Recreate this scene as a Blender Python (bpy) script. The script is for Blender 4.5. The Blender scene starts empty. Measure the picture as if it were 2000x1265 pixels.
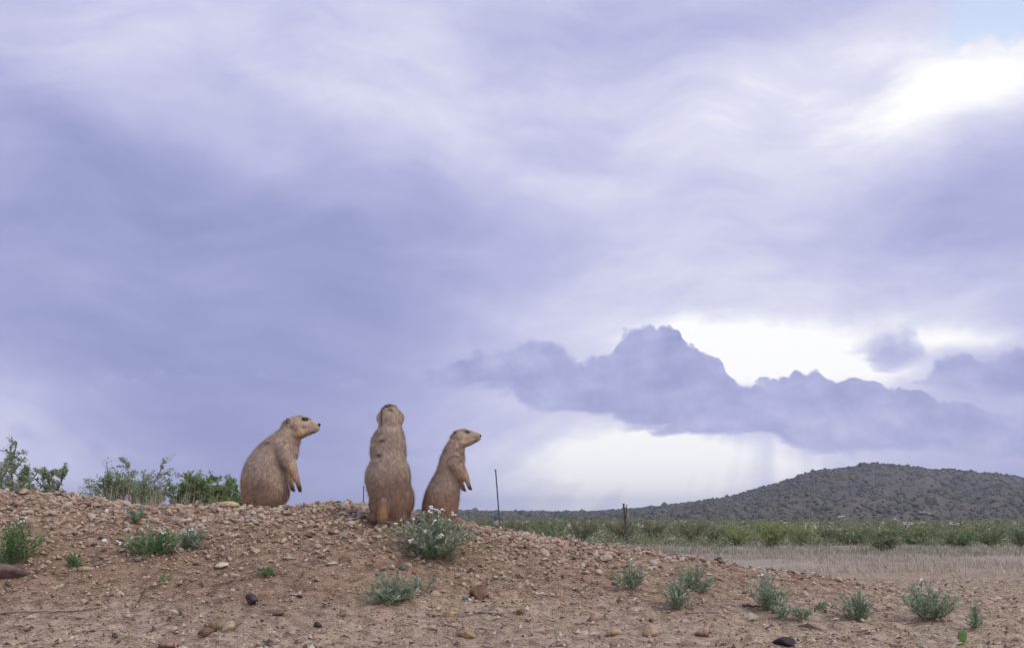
import bpy, math, random
import numpy as np
from mathutils import Vector, Matrix

rng = np.random.default_rng(11)
random.seed(11)
scene = bpy.context.scene
C = scene.collection

# ------------------------------------------------------------------ camera
F_PX = 2145.0                      # focal length in pixels of a 2000 px wide frame
CX, CY, HORIZON = 1000.0, 632.5, 1005.0
PITCH = math.atan((HORIZON - CY) / F_PX)
CAM_Z = 0.30
cam_data = bpy.data.cameras.new('camera')
cam_data.sensor_width = 36.0
cam_data.lens = 36.0 * F_PX / 2000.0
cam_data.clip_start = 0.05
cam_data.clip_end = 20000.0
cam = bpy.data.objects.new('camera', cam_data)
C.objects.link(cam)
cam.location = (0, 0, CAM_Z)
cam.rotation_euler = (math.radians(90) + PITCH, 0, 0)
scene.camera = cam

CP, SP = math.cos(PITCH), math.sin(PITCH)
def ray(px, py):
    a, b = (px - CX) / F_PX, (CY - py) / F_PX
    return np.array([a, CP - b * SP, SP + b * CP])
def at(px, py, Y):
    r = ray(px, py)
    t = Y / r[1]
    return np.array([r[0] * t, Y, CAM_Z + r[2] * t])
def azel(px, py):
    r = ray(px, py)
    return math.degrees(math.atan2(r[0], r[1])), math.degrees(math.asin(r[2] / np.linalg.norm(r)))
def metre_per_px(Y):
    return Y * CP / F_PX

# ------------------------------------------------------------------ view
scene.view_settings.view_transform = 'Standard'
scene.view_settings.look = 'None'
scene.view_settings.exposure = 0.12
scene.view_settings.gamma = 1.0
scene.view_settings.use_curve_mapping = False

scene.cycles.use_adaptive_sampling = True
scene.cycles.adaptive_threshold = 0.01
scene.cycles.adaptive_min_samples = 6
scene.cycles.max_bounces = 6
scene.cycles.diffuse_bounces = 3

# ------------------------------------------------------------------ sun (behind thick cloud)
SUN_AZ, SUN_EL = 128.0, 46.0
sd = bpy.data.lights.new('sun', 'SUN')
sd.energy = 1.5
sd.angle = math.radians(35)
sd.color = (1.0, 0.93, 0.82)
sun = bpy.data.objects.new('sun', sd)
C.objects.link(sun)
_d = Vector((math.sin(math.radians(SUN_AZ)) * math.cos(math.radians(SUN_EL)),
             math.cos(math.radians(SUN_AZ)) * math.cos(math.radians(SUN_EL)),
             math.sin(math.radians(SUN_EL))))
sun.rotation_euler = _d.to_track_quat('Z', 'Y').to_euler()
sun.location = (0, 0, 50)

# ------------------------------------------------------------------ node helper
class NG:
    def __init__(self, tree):
        self.t = tree
    def new(self, kind, **kw):
        n = self.t.nodes.new(kind)
        for k, v in kw.items():
            setattr(n, k, v)
        return n
    def put(self, sock, v):
        if isinstance(v, bpy.types.NodeSocket):
            self.t.links.new(v, sock)
        elif v is not None:
            if hasattr(sock.default_value, '__len__') and not hasattr(v, '__len__'):
                sock.default_value = [v] * len(sock.default_value)
            elif hasattr(sock.default_value, '__len__') and len(sock.default_value) == 4 and len(v) == 3:
                sock.default_value = (*v, 1)
            else:
                sock.default_value = v
    def math(self, op, a, b=None, c=None, clamp=False):
        n = self.new('ShaderNodeMath', operation=op, use_clamp=clamp)
        self.put(n.inputs[0], a)
        if b is not None: self.put(n.inputs[1], b)
        if c is not None: self.put(n.inputs[2], c)
        return n.outputs[0]
    def vmath(self, op, a, b=None, scale=None):
        n = self.new('ShaderNodeVectorMath', operation=op)
        self.put(n.inputs[0], a)
        if b is not None: self.put(n.inputs[1], b)
        if scale is not None: self.put(n.inputs['Scale'], scale)
        return n.outputs['Value'] if op in ('DOT_PRODUCT', 'LENGTH') else n.outputs[0]
    def comb(self, x, y, z=0.0):
        n = self.new('ShaderNodeCombineXYZ')
        self.put(n.inputs[0], x); self.put(n.inputs[1], y); self.put(n.inputs[2], z)
        return n.outputs[0]
    def sep(self, v):
        n = self.new('ShaderNodeSeparateXYZ')
        self.put(n.inputs[0], v)
        return n.outputs
    def noise(self, vec, scale, detail=4.0, rough=0.5, dist=0.0, color=False, dim='3D'):
        n = self.new('ShaderNodeTexNoise', noise_dimensions=dim)
        if vec is not None: self.put(n.inputs['W' if dim == '1D' else 'Vector'], vec)
        n.inputs['Scale'].default_value = scale
        n.inputs['Detail'].default_value = detail
        n.inputs['Roughness'].default_value = rough
        n.inputs['Distortion'].default_value = dist
        return n.outputs['Color'] if color else n.outputs[0]
    def ramp(self, fac, stops, interp='LINEAR'):
        n = self.new('ShaderNodeValToRGB')
        self.put(n.inputs[0], fac)
        cr = n.color_ramp
        cr.interpolation = interp
        while len(cr.elements) < len(stops): cr.elements.new(0.5)
        for e, (p, c) in zip(cr.elements, stops):
            e.position = p
            e.color = (*c, 1) if len(c) == 3 else c
        return n.outputs[0]
    def mix(self, f, a, b, blend='MIX'):
        n = self.new('ShaderNodeMix', data_type='RGBA', blend_type=blend)
        self.put(n.inputs[0], f); self.put(n.inputs[6], a); self.put(n.inputs[7], b)
        return n.outputs[2]
    def mrange(self, v, a, b, c=0.0, d=1.0, smooth=True):
        n = self.new('ShaderNodeMapRange', interpolation_type='SMOOTHSTEP' if smooth else 'LINEAR')
        self.put(n.inputs[0], v)
        for i, k in zip((1, 2, 3, 4), (a, b, c, d)): self.put(n.inputs[i], k)
        return n.outputs[0]

# ------------------------------------------------------------------ sky
world = bpy.data.worlds.new('World')
scene.world = world
world.use_nodes = True
world.cycles.sampling_method = 'MANUAL'
world.cycles.sample_map_resolution = 256
wt = world.node_tree
wt.nodes.clear()
g = NG(wt)
BG = 0.1                                             # background strength
direction = g.new('ShaderNodeTexCoord').outputs['Generated']
dx, dy, dz = g.sep(direction)
az = g.math('MULTIPLY', g.math('ARCTAN2', dx, dy), 57.29578)
el = g.math('MULTIPLY', g.math('ARCSINE', g.math('MINIMUM', dz, 0.99999)), 57.29578)
P = g.comb(az, el, 1.0)
n1 = g.vmath('SUBTRACT', g.noise(direction, 3.2, 2.0, 0.55, color=True), (0.5, 0.5, 0.5))
n2 = g.vmath('SUBTRACT', g.noise(direction, 11.0, 4.0, 0.58, color=True), (0.5, 0.5, 0.5))
warp = g.vmath('ADD', g.vmath('MULTIPLY', n1, (8.0, 4.0, 0)), g.vmath('MULTIPLY', n2, (4.5, 2.4, 0)))
W = g.vmath('ADD', P, warp)
WS = g.vmath('ADD', P, g.vmath('MULTIPLY', n2, (3.0, 2.0, 0)))
PXD = math.degrees(1 / F_PX)
def blob(px, py, rx, ry, rot, amp, acc, vec=None):
    a, e = azel(px, py)
    c, sn = math.cos(math.radians(rot)), math.sin(math.radians(rot))
    ux, uy, vx, vy = c / (rx * PXD), sn / (rx * PXD), -sn / (ry * PXD), c / (ry * PXD)
    v = W if vec is None else vec
    q1 = g.vmath('DOT_PRODUCT', v, (ux, uy, -(ux * a + uy * e)))
    q2 = g.vmath('DOT_PRODUCT', v, (vx, vy, -(vx * a + vy * e)))
    d = g.math('MULTIPLY_ADD', q1, q1, g.math('MULTIPLY', q2, q2))
    return g.math('MULTIPLY_ADD', g.math('POWER', 0.36788, d), amp, acc)
t = 0.45
for b in [
    # big rain-dark mass on the left
    (330, 520, 520, 230, -12, -0.34), (20, 360, 300, 260, 0, -0.16), (700, 560, 380, 150, -8, -0.18),
    (430, 800, 340, 150, 0, -0.24), (60, 640, 260, 90, 0, -0.10), (600, 720, 320, 150, 0, -0.08), (580, 850, 300, 110, 0, -0.10), (850, 470, 400, 150, -8, -0.09),
    # pale low sky on the far left
    (60, 840, 190, 70, -6, 0.20), (60, 930, 240, 70, 0, 0.14),
    # pale streaks at the top left
    (560, 40, 560, 90, 4, 0.13), (180, 90, 330, 60, -14, 0.08), (640, 200, 420, 62, -12, 0.11), (430, 290, 260, 40, -22, 0.10),
    (130, 250, 200, 60, -30, -0.14), (480, 190, 160, 36, -14, -0.10), (930, 330, 260, 60, -10, 0.12), (1000, 190, 260, 70, 0, 0.14),
    (760, 350, 260, 40, -14, -0.10), (1200, 330, 160, 45, -8, -0.16), (1160, 70, 280, 70, -4, -0.10), (1500, 60, 260, 55, 10, -0.14),
    # bright thin cloud on the upper right
    (1840, 190, 250, 105, 18, 0.26), (1560, 165, 260, 80, 14, 0.18), (1380, 270, 230, 110, 20, 0.10), (1640, 330, 260, 110, 0, 0.14),
    (1960, 430, 190, 110, 10, -0.28), (1740, 500, 240, 60, 0, -0.06), (1300, 480, 380, 60, -8, 0.12), (1000, 470, 260, 60, -10, -0.05),
    (1500, 540, 300, 40, -4, 0.14), (1860, 590, 260, 45, 6, 0.08), (1120, 600, 200, 60, 0, 0.10),
]:
    t = blob(*b, t)
for b in [
    # light under and behind the cumulus
    (1290, 980, 290, 130, 0, 0.52), (1360, 866, 230, 34, 2, 0.24), (1180, 900, 280, 105, 0, 0.20), (1000, 690, 290, 120, 0, 0.24), (1480, 692, 210, 54, -8, 0.95), (1870, 662, 110, 24, 0, 0.45),
    (1600, 640, 230, 30, 0, 0.16), (1750, 720, 90, 40, 0, 0.22), (1560, 900, 200, 40, 0, 0.14), (1850, 950, 260, 60, 0, -0.04),
    (1930, 150, 190, 60, 14, 0.30), (1780, 165, 150, 60, 20, 0.14),
]:
    t = blob(*b, t, vec=WS)
# streaks and billows
stretch = g.vmath('MULTIPLY', direction, (1.0, 1.0, 3.4))
rotn = g.new('ShaderNodeMapping', vector_type='POINT')
g.put(rotn.inputs['Vector'], g.vmath('ADD', direction, g.vmath('SCALE', n1, scale=0.16)))
rotn.inputs['Rotation'].default_value = (0, math.radians(-14), 0)
rotn.inputs['Scale'].default_value = (1.0, 1.0, 3.0)
s1 = g.math('SUBTRACT', g.noise(rotn.outputs[0], 4.6, 5.0, 0.52), 0.5)
s2 = g.math('SUBTRACT', g.noise(rotn.outputs[0], 15.0, 4.0, 0.55), 0.5)
calm = g.mrange(blob(330, 650, 620, 260, 0, 1.0, 0.0), 0.1, 0.8, 1.0, 0.85)
t = g.math('MULTIPLY_ADD', g.math('MULTIPLY', s1, calm), 0.68, t)
t = g.math('MULTIPLY_ADD', g.math('MULTIPLY', s2, calm), 0.34, t)
# shafts of light below the cumulus
sa, se = azel(1500, 560)
shaft = g.math('ARCTAN2', g.math('SUBTRACT', az, sa), g.math('SUBTRACT', se, el))
beam = g.math('SUBTRACT', g.noise(shaft, 6.5, 1.5, 0.5, dim='1D'), 0.5)
beam_mask = blob(1260, 930, 320, 100, 0, 1.0, 0.0, vec=P)
t = g.math('MULTIPLY_ADD', g.math('MULTIPLY', beam, beam_mask), 1.1, t)

# cumulus banks with firm edges
fine = g.noise(direction, 26.0, 5.0, 0.62)
def cells(scale):
    v = g.new('ShaderNodeTexVoronoi', feature='F1')
    g.put(v.inputs['Vector'], g.vmath('ADD', direction, g.vmath('SCALE', n2, scale=0.035)))
    v.inputs['Scale'].default_value = scale
    return g.math('SUBTRACT', v.outputs['Distance'], 0.45)
puff, puff2 = cells(40.0), cells(105.0)
fuzz = g.math('SUBTRACT', fine, 0.5)
el_top = g.math('ADD', el, g.math('MULTIPLY_ADD', fuzz, 0.8, g.math('MULTIPLY_ADD', puff, 0.66, g.math('MULTIPLY', puff2, 0.40))))
el_bot = g.math('ADD', el, g.math('MULTIPLY_ADD', s2, 2.4, g.math('MULTIPLY', fuzz, 0.9)))
azw = g.math('MULTIPLY_ADD', g.math('SUBTRACT', g.noise(direction, 21.0, 3.0, 0.6), 0.5), 0.5, az)
A0, A1, E0, E1 = -10.0, 50.0, -5.0, 25.0
def edge_curve(points):
    n = g.new('ShaderNodeFloatCurve')
    g.put(n.inputs['Value'], g.mrange(azw, A0, A1, smooth=False))
    cv = n.mapping.curves[0]
    pts = []
    for px, py in points:
        a, e = azel(px, py)
        pts.append(((a - A0) / (A1 - A0), (e - E0) / (E1 - E0)))
    while len(cv.points) < len(pts): cv.points.new(0.5, 0.5)
    for p, (x, y) in zip(cv.points, pts):
        p.location = (x, y)
        p.handle_type = 'VECTOR'
    n.mapping.update()
    return g.math('MULTIPLY_ADD', n.outputs[0], E1 - E0, E0)
vary = g.mrange(s1, -0.12, 0.12, 0.7, 2.0)
def bank(top, bottom, soft_top, soft_bottom):
    T, B = edge_curve(top), edge_curve(bottom)
    up = g.mrange(g.math('DIVIDE', g.math('SUBTRACT', T, el_top), g.math('MULTIPLY', soft_top, vary)), -0.5, 0.5)
    dn = g.mrange(g.math('DIVIDE', g.math('SUBTRACT', el_bot, B), soft_bottom), -0.5, 0.5)
    return g.math('MULTIPLY', up, dn)
soft_left = g.mrange(az, azel(1080, 700)[0], azel(1180, 700)[0], 0.6, 0.15)
main = bank([(640, 745), (820, 738), (880, 712), (960, 682), (1060, 664), (1100, 684), (1150, 706), (1185, 684), (1210, 660), (1236, 636), (1268, 628), (1304, 634), (1324, 650),
             (1336, 668), (1376, 680), (1412, 700), (1421, 738), (1445, 748), (1475, 756), (1505, 738), (1548, 724), (1592, 722), (1640, 738),
             (1700, 742), (1780, 762), (1860, 782), (1960, 790), (2200, 800), (2600, 860)],
            [(640, 745), (820, 742), (900, 752), (1000, 764), (1015, 784), (1070, 797), (1140, 806), (1210, 826), (1300, 840), (1400, 845), (1480, 850), (1545, 872),
             (1640, 877), (1750, 880), (1850, 874), (2000, 884), (2200, 880), (2600, 860)], soft_left, 0.55)
right = bank([(1720, 760), (1800, 742), (1828, 708), (1880, 690), (1915, 704), (1955, 690), (2020, 684), (2120, 700), (2250, 770)],
             [(1720, 760), (1800, 748), (1880, 764), (2000, 792), (2120, 800), (2250, 770)], 0.5, 0.9)
small = bank([(1640, 700), (1690, 690), (1720, 668), (1770, 655), (1795, 668), (1812, 700)],
             [(1640, 700), (1690, 694), (1740, 718), (1790, 705), (1812, 700)], 0.8, 0.8)
inner = g.math('MULTIPLY_ADD', fuzz, 0.75, g.math('MULTIPLY_ADD', puff, 0.12, 0.15))
inner = blob(1700, 800, 260, 70, 0, 0.15, inner)
inner = g.math('MULTIPLY_ADD', s2, 0.7, inner)
inner = blob(1230, 780, 200, 30, -6, 0.05, inner)
inner = blob(1300, 690, 90, 40, 0, -0.03, inner)
inner = blob(1090, 735, 120, 40, 0, 0.03, inner)
mixf = g.math('MAXIMUM', g.math('MAXIMUM', g.math('MULTIPLY', main, 0.96), g.math('MULTIPLY', right, 0.85)), g.math('MULTIPLY', small, 0.75))
fl = g.new('ShaderNodeMix', data_type='FLOAT')
g.put(fl.inputs[0], mixf); g.put(fl.inputs[2], t); g.put(fl.inputs[3], inner)
t = fl.outputs[0]
t = blob(95, 852, 30, 14, 0, -0.16, t)
t = blob(222, 862, 22, 14, 0, -0.10, t)
cloud = g.ramp(g.math('MULTIPLY_ADD', t, 0.8, 0.2), [(0.0, (0.25, 0.28, 0.50)), (0.2, (0.32, 0.345, 0.59)), (0.4, (0.41, 0.425, 0.67)), (0.6, (0.53, 0.535, 0.755)), (0.8, (0.68, 0.69, 0.84)), (1.0, (0.96, 0.96, 0.965))])
cloud = g.vmath('SCALE', cloud, scale=1.0 / BG)
# a hole with clear sky at the upper right
nish = g.new('ShaderNodeTexSky', sky_type='NISHITA')
nish.sun_disc = False
nish.sun_elevation = math.radians(SUN_EL)
nish.sun_rotation = math.radians(SUN_AZ)
hole_top = edge_curve([(1780, 130), (1830, 102), (1870, 106), (1890, 92), (1930, 78), (1975, 88), (2000, 76), (2100, 60), (2300, 40)])
hole = blob(1985, 10, 165, 120, 20, 1.0, 0.0, vec=WS)
hole = g.math('MULTIPLY', g.mrange(hole, 0.28, 0.72), g.mrange(g.math('SUBTRACT', el_top, hole_top), -0.3, 0.6))
sky_col = g.mix(g.math('MULTIPLY', hole, 0.8), cloud, g.vmath('ADD', nish.outputs[0], (4.2, 4.6, 5.2)))
bg = g.new('ShaderNodeBackground')
g.put(bg.inputs['Color'], sky_col)
bg.inputs['Strength'].default_value = BG
g.t.links.new(bg.outputs[0], g.new('ShaderNodeOutputWorld').inputs['Surface'])
#=== STRUCTURE
# ------------------------------------------------------------------ mesh and material helpers
def tag(o, label=None, cat=None, group=None, kind=None):
    if label: o['label'] = label
    if cat: o['category'] = cat
    if group: o['group'] = group
    if kind: o['kind'] = kind
    return o
def mesh_np(name, V, faces, mat=None, smooth=False):
    """faces: (n,k) int array, or list of such arrays"""
    if not isinstance(faces, list): faces = [faces]
    me = bpy.data.meshes.new(name)
    V = np.asarray(V, np.float32)
    me.vertices.add(len(V))
    me.vertices.foreach_set('co', V.ravel())
    loops = np.concatenate([np.asarray(f, np.int32).ravel() for f in faces])
    counts = np.concatenate([np.full(len(f), np.shape(f)[1], np.int32) for f in faces])
    starts = np.concatenate([[0], np.cumsum(counts)[:-1]]).astype(np.int32)
    me.loops.add(len(loops))
    me.loops.foreach_set('vertex_index', loops)
    me.polygons.add(len(counts))
    me.polygons.foreach_set('loop_start', starts)
    me.polygons.foreach_set('loop_total', counts)
    if smooth: me.polygons.foreach_set('use_smooth', np.ones(len(counts), bool))
    me.update(calc_edges=True)
    me.validate()
    if mat: me.materials.append(mat)
    return me
def obj(name, me, parent=None, loc=(0, 0, 0), rot=(0, 0, 0), scale=(1, 1, 1)):
    o = bpy.data.objects.new(name, me)
    C.objects.link(o)
    o.location, o.rotation_euler, o.scale = loc, rot, scale
    if parent: o.parent = parent
    return o
def empty(name, loc, rz=0.0):
    o = bpy.data.objects.new(name, None)
    C.objects.link(o)
    o.empty_display_size = 0.05
    o.location = loc
    o.rotation_euler = (0, 0, rz)
    return o

def vnoise(x, y, seed=0):
    """value noise on a unit lattice"""
    xi, yi = np.floor(x).astype(np.int64), np.floor(y).astype(np.int64)
    fx, fy = x - xi, y - yi
    fx, fy = fx * fx * (3 - 2 * fx), fy * fy * (3 - 2 * fy)
    def h(a, b):
        n = (a * 374761393 + b * 668265263 + seed * 1442695041) & 0xffffffff
        n = ((n ^ (n >> 13)) * 1274126177) & 0xffffffff
        return ((n ^ (n >> 16)) & 0xffff) / 65535.0
    return (h(xi, yi) * (1 - fx) + h(xi + 1, yi) * fx) * (1 - fy) + (h(xi, yi + 1) * (1 - fx) + h(xi + 1, yi + 1) * fx) * fy
def fbm(x, y, octaves=4, seed=0):
    s, a, tot = 0.0, 1.0, 0.0
    for k in range(octaves):
        s = s + a * (vnoise(x * 2 ** k, y * 2 ** k, seed + k) - 0.5)
        tot += a
        a *= 0.5
    return s / tot * 2

def principled(m, rough=0.9, spec=0.2):
    m.use_nodes = True
    nt = m.node_tree
    nt.nodes.clear()
    n = NG(nt)
    p = n.new('ShaderNodeBsdfPrincipled')
    p.inputs['Roughness'].default_value = rough
    p.inputs['Specular IOR Level'].default_value = spec
    out = n.new('ShaderNodeOutputMaterial')
    nt.links.new(p.outputs[0], out.inputs[0])
    return n, p, out
def mat_island(name, stops, rough=0.9, spec=0.2, nscale=60.0, namp=0.5, bump=0.0, translucent=0.0, interp='LINEAR'):
    """one colour for each loose piece, broken up by fine noise"""
    m = bpy.data.materials.new(name)
    n, p, out = principled(m, rough, spec)
    geo = n.new('ShaderNodeNewGeometry')
    col = n.ramp(geo.outputs['Random Per Island'], stops, interp)
    pos = n.new('ShaderNodeTexCoord').outputs['Object']
    if namp:
        nz = n.noise(pos, nscale, 4.0, 0.6)
        col = n.mix(1.0, col, n.ramp(nz, [(0.3, (1 - namp,) * 3), (0.7, (1 + namp * 0.5,) * 3)]), 'MULTIPLY')
        if bump:
            bn = n.new('ShaderNodeBump')
            bn.inputs['Strength'].default_value = bump
            bn.inputs['Distance'].default_value = 0.003
            n.put(bn.inputs['Height'], nz)
            n.t.links.new(bn.outputs[0], p.inputs['Normal'])
    n.put(p.inputs['Base Color'], col)
    if translucent:
        tr = n.new('ShaderNodeBsdfTranslucent')
        n.put(tr.inputs['Color'], col)
        mx = n.new('ShaderNodeMixShader')
        mx.inputs[0].default_value = translucent
        n.t.links.new(p.outputs[0], mx.inputs[1])
        n.t.links.new(tr.outputs[0], mx.inputs[2])
        n.t.links.new(mx.outputs[0], out.inputs[0])
    return m
def mat_plain(name, c, rough=0.8, spec=0.3, namp=0.3, nscale=40.0, bump=0.3):
    return mat_island(name, [(0.0, c), (1.0, c)], rough, spec, nscale, namp, bump)

# ------------------------------------------------------------------ ground with the mound
_py = np.array([0, 2.5, 5, 7, 10, 20, 30, 40, 80, 200, 400, 800, 6000.0])
_pz = np.array([0, 0.0, -0.01, -0.07, -0.2, -0.46, -0.60, -0.66, -0.85, -0.9, -0.6, -1.0, -3.0])
YC = 3.75                                               # the crest of the mound runs across the view here
_crest_px = [(-1500, 1179), (-1000, 1080), (-600, 990), (-250, 956), (0, 961), (100, 967), (200, 978), (300, 986), (400, 991), (470, 993), (540, 990), (620, 984), (690, 988), (760, 997), (830, 1008),
             (900, 1019), (1000, 1040), (1100, 1054), (1200, 1070), (1300, 1086), (1400, 1098), (1500, 1112), (1600, 1128), (1700, 1146), (1800, 1162), (1900, 1174), (2000, 1179), (4000, 1179)]
_cx = np.array([at(a, b, YC)[0] for a, b in _crest_px])
_cz = np.array([at(a, b, YC)[2] for a, b in _crest_px])
def smooth01(u):
    u = np.clip(u, 0, 1)
    return u * u * (3 - 2 * u)
def mound_share(X, Y):
    yc = YC + 0.10 * np.sin(X * 1.7 + 0.5) * 0
    front = smooth01((Y - 2.45) / (yc - 2.45))
    back = 1 - smooth01((Y - yc) / 2.2)
    return np.where(Y < yc, front, back)
def mound_height(X):
    return np.maximum(np.interp(X, _cx, _cz) - 0.0, 0.0)
def ground_z(X, Y, detail=True):
    X, Y = np.asarray(X, float), np.asarray(Y, float)
    d = np.sqrt(Y * Y + 0.25 * X * X)
    z = np.interp(np.where(Y > 0, d, 0), _py, _pz)
    z = z + mound_height(X) * mound_share(X, Y)
    if detail:
        near = np.exp(-np.maximum(d - 5, 0) / 4)
        z = z + near * (0.020 * fbm(X * 5, Y * 5, 3, 5) + 0.014 * fbm(X * 22, Y * 22, 3, 9))
        z = z + (1 - near) * 0.05 * fbm(X * 0.3, Y * 0.3, 3, 3)
    return z
def hit(px, py):
    """the point of the ground on the line of sight"""
    r = ray(px, py)
    ts = np.concatenate([np.arange(1.5, 8, 0.01), np.geomspace(8, 900, 4000)])
    X, Y, Z = r[0] * ts, r[1] * ts, CAM_Z + r[2] * ts
    below = np.nonzero(Z < ground_z(X, Y))[0]
    k = below[0] if len(below) else len(ts) - 1
    return np.array([X[k], Y[k], float(ground_z(X[k], Y[k]))])

gm = bpy.data.materials.new('bare_soil')
n, p, out = principled(gm, 0.95, 0.1)
pos = n.new('ShaderNodeTexCoord').outputs['Object']
big = n.noise(pos, 1.6, 4.0, 0.6)
mid = n.noise(pos, 30.0, 5.0, 0.65)
tiny = n.noise(pos, 260.0, 3.0, 0.7)
sand = n.ramp(big, [(0.3, (0.46, 0.36, 0.255)), (0.5, (0.55, 0.44, 0.32)), (0.62, (0.52, 0.42, 0.275)), (0.75, (0.60, 0.495, 0.37))])
dug = n.ramp(big, [(0.3, (0.36, 0.25, 0.17)), (0.7, (0.45, 0.325, 0.225))])
px_, py_, pz_ = n.sep(pos)
soil = n.mix(n.mrange(n.math('ADD', pz_, n.math('MULTIPLY', n.math('SUBTRACT', n.noise(pos, 5.0, 4.0), 0.5), 0.16)), 0.03, 0.13), sand, dug)
soil = n.mix(1.0, soil, n.ramp(mid, [(0.32, (0.45, 0.42, 0.40)), (0.6, (1.05, 1.05, 1.05))]), 'MULTIPLY')
soil = n.mix(1.0, soil, n.ramp(tiny, [(0.35, (0.42, 0.38, 0.36)), (0.6, (1.12, 1.12, 1.12))]), 'MULTIPLY')
gx, gy, gz = n.sep(pos)
far = n.mrange(n.math('ADD', gy, n.math('MULTIPLY', n.math('SUBTRACT', n.noise(pos, 0.5, 3.0), 0.5), 6.0)), 7.0, 13.0)
plain = n.ramp(n.noise(pos, 0.35, 5.0, 0.65), [(0.3, (0.30, 0.255, 0.205)), (0.5, (0.40, 0.34, 0.28)), (0.7, (0.27, 0.28, 0.17))])
n.put(p.inputs['Base Color'], n.mix(far, soil, plain))
bn = n.new('ShaderNodeBump')
bn.inputs['Strength'].default_value = 0.9
bn.inputs['Distance'].default_value = 0.006
n.put(bn.inputs['Height'], n.math('MULTIPLY_ADD', mid, 0.8, n.math('MULTIPLY', tiny, 0.5)))
n.t.links.new(bn.outputs[0], p.inputs['Normal'])

def grid(xs, ys, zf):
    X, Y = np.meshgrid(xs, ys)
    Z = zf(X, Y)
    V = np.stack([X, Y, Z], -1).reshape(-1, 3)
    nx, ny = len(xs), len(ys)
    i = (np.arange(ny - 1)[:, None] * nx + np.arange(nx - 1)[None]).ravel()
    return V, np.stack([i, i + 1, i + nx + 1, i + nx], -1)
_xo = np.geomspace(3.2, 2500, 56)[1:]
xs = np.concatenate([-_xo[::-1], np.arange(-3.2, 3.2001, 0.026), _xo])
ys = np.concatenate([[-2500, -300, -30, -5, 0, 1, 1.5], np.arange(2.0, 5.0, 0.02), np.arange(5.0, 10, 0.06), np.geomspace(10, 2500, 100)])
V, Fq = grid(xs, ys, ground_z)
ground = obj('ground', mesh_np('ground', V, Fq, gm, True))
tag(ground, 'low mound of reddish brown gravel and bare sandy soil', None, None, 'structure')

# ------------------------------------------------------------------ stones
def ico(sub):
    ph = (1 + 5 ** 0.5) / 2
    v = [(-1, ph, 0), (1, ph, 0), (-1, -ph, 0), (1, -ph, 0), (0, -1, ph), (0, 1, ph), (0, -1, -ph), (0, 1, -ph), (ph, 0, -1), (ph, 0, 1), (-ph, 0, -1), (-ph, 0, 1)]
    f = [(0, 11, 5), (0, 5, 1), (0, 1, 7), (0, 7, 10), (0, 10, 11), (1, 5, 9), (5, 11, 4), (11, 10, 2), (10, 7, 6), (7, 1, 8), (3, 9, 4), (3, 4, 2), (3, 2, 6), (3, 6, 8), (3, 8, 9), (4, 9, 5), (2, 4, 11), (6, 2, 10), (8, 6, 7), (9, 8, 1)]
    v = [np.array(q, float) / np.linalg.norm(q) for q in v]
    for _ in range(sub):
        cache, nf = {}, []
        def midp(a, b):
            k = (min(a, b), max(a, b))
            if k not in cache:
                q = v[a] + v[b]
                v.append(q / np.linalg.norm(q))
                cache[k] = len(v) - 1
            return cache[k]
        for a, b, c in f:
            ab, bc, ca = midp(a, b), midp(b, c), midp(c, a)
            nf += [(a, ab, ca), (b, bc, ab), (c, ca, bc), (ab, bc, ca)]
        f = nf
    return np.array(v), np.array(f)
ICO0, ICO1, ICO2 = ico(0), ico(1), ico(2)
OCT = (np.array([(1, 0, 0), (-1, 0, 0), (0, 1, 0), (0, -1, 0), (0, 0, 1), (0, 0, -1.0)]), np.array([(0, 2, 4), (2, 1, 4), (1, 3, 4), (3, 0, 4), (2, 0, 5), (1, 2, 5), (3, 1, 5), (0, 3, 5)]))
def rock_shape(base, r, amp=0.28, planes=7):
    v = base[0].copy()
    k = r.normal(size=(4, 3)) * 1.8
    ph = r.uniform(0, 6.28, 4)
    rad = 1 + amp * np.sum(np.sin(v @ k.T + ph), 1) / 2.2
    v = v * rad[:, None]
    for _ in range(planes):                              # a few flat facets
        nrm = r.normal(size=3); nrm /= np.linalg.norm(nrm)
        lim = r.uniform(0.52, 0.9)
        over = np.maximum(v @ nrm - lim, 0)
        v = v - over[:, None] * nrm * 0.97
    return v
def rand_rot(r, n, tilt=0.5):
    """random turns about z and smaller tilts, as n matrices"""
    a, b, c = r.uniform(0, 6.283, n), r.normal(0, tilt, n), r.normal(0, tilt, n)
    ca, sa, cb, sb, cc, sc = np.cos(a), np.sin(a), np.cos(b), np.sin(b), np.cos(c), np.sin(c)
    o, z = np.ones(n), np.zeros(n)
    Rz = np.stack([ca, -sa, z, sa, ca, z, z, z, o], -1).reshape(n, 3, 3)
    Rx = np.stack([o, z, z, z, cb, -sb, z, sb, cb], -1).reshape(n, 3, 3)
    Ry = np.stack([cc, z, sc, z, o, z, -sc, z, cc], -1).reshape(n, 3, 3)
    return Rx @ Ry @ Rz
STONE = [(0.0, (0.42, 0.265, 0.175)), (0.15, (0.50, 0.34, 0.23)), (0.30, (0.55, 0.39, 0.265)), (0.45, (0.45, 0.285, 0.19)), (0.58, (0.57, 0.42, 0.295)),
         (0.68, (0.33, 0.195, 0.13)), (0.77, (0.52, 0.365, 0.245)), (0.86, (0.38, 0.29, 0.235)), (0.90, (0.25, 0.155, 0.11)), (0.945, (0.56, 0.44, 0.32)), (0.97, (0.13, 0.095, 0.09)), (0.992, (0.62, 0.54, 0.45))]
STONE = [(q, (c[0], min(c[0], c[1] * 1.12), min(c[1], c[2] * 1.15))) for q, c in STONE]
stone_mat = mat_island('gravel_stone', STONE, 0.85, 0.25, 160.0, 0.4, 0.5, interp='CONSTANT')
r = np.random.default_rng(3)
N = 125000
Ys = 2.25 + (r.uniform(0, 1, N) ** 1.15) * 4.4
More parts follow.
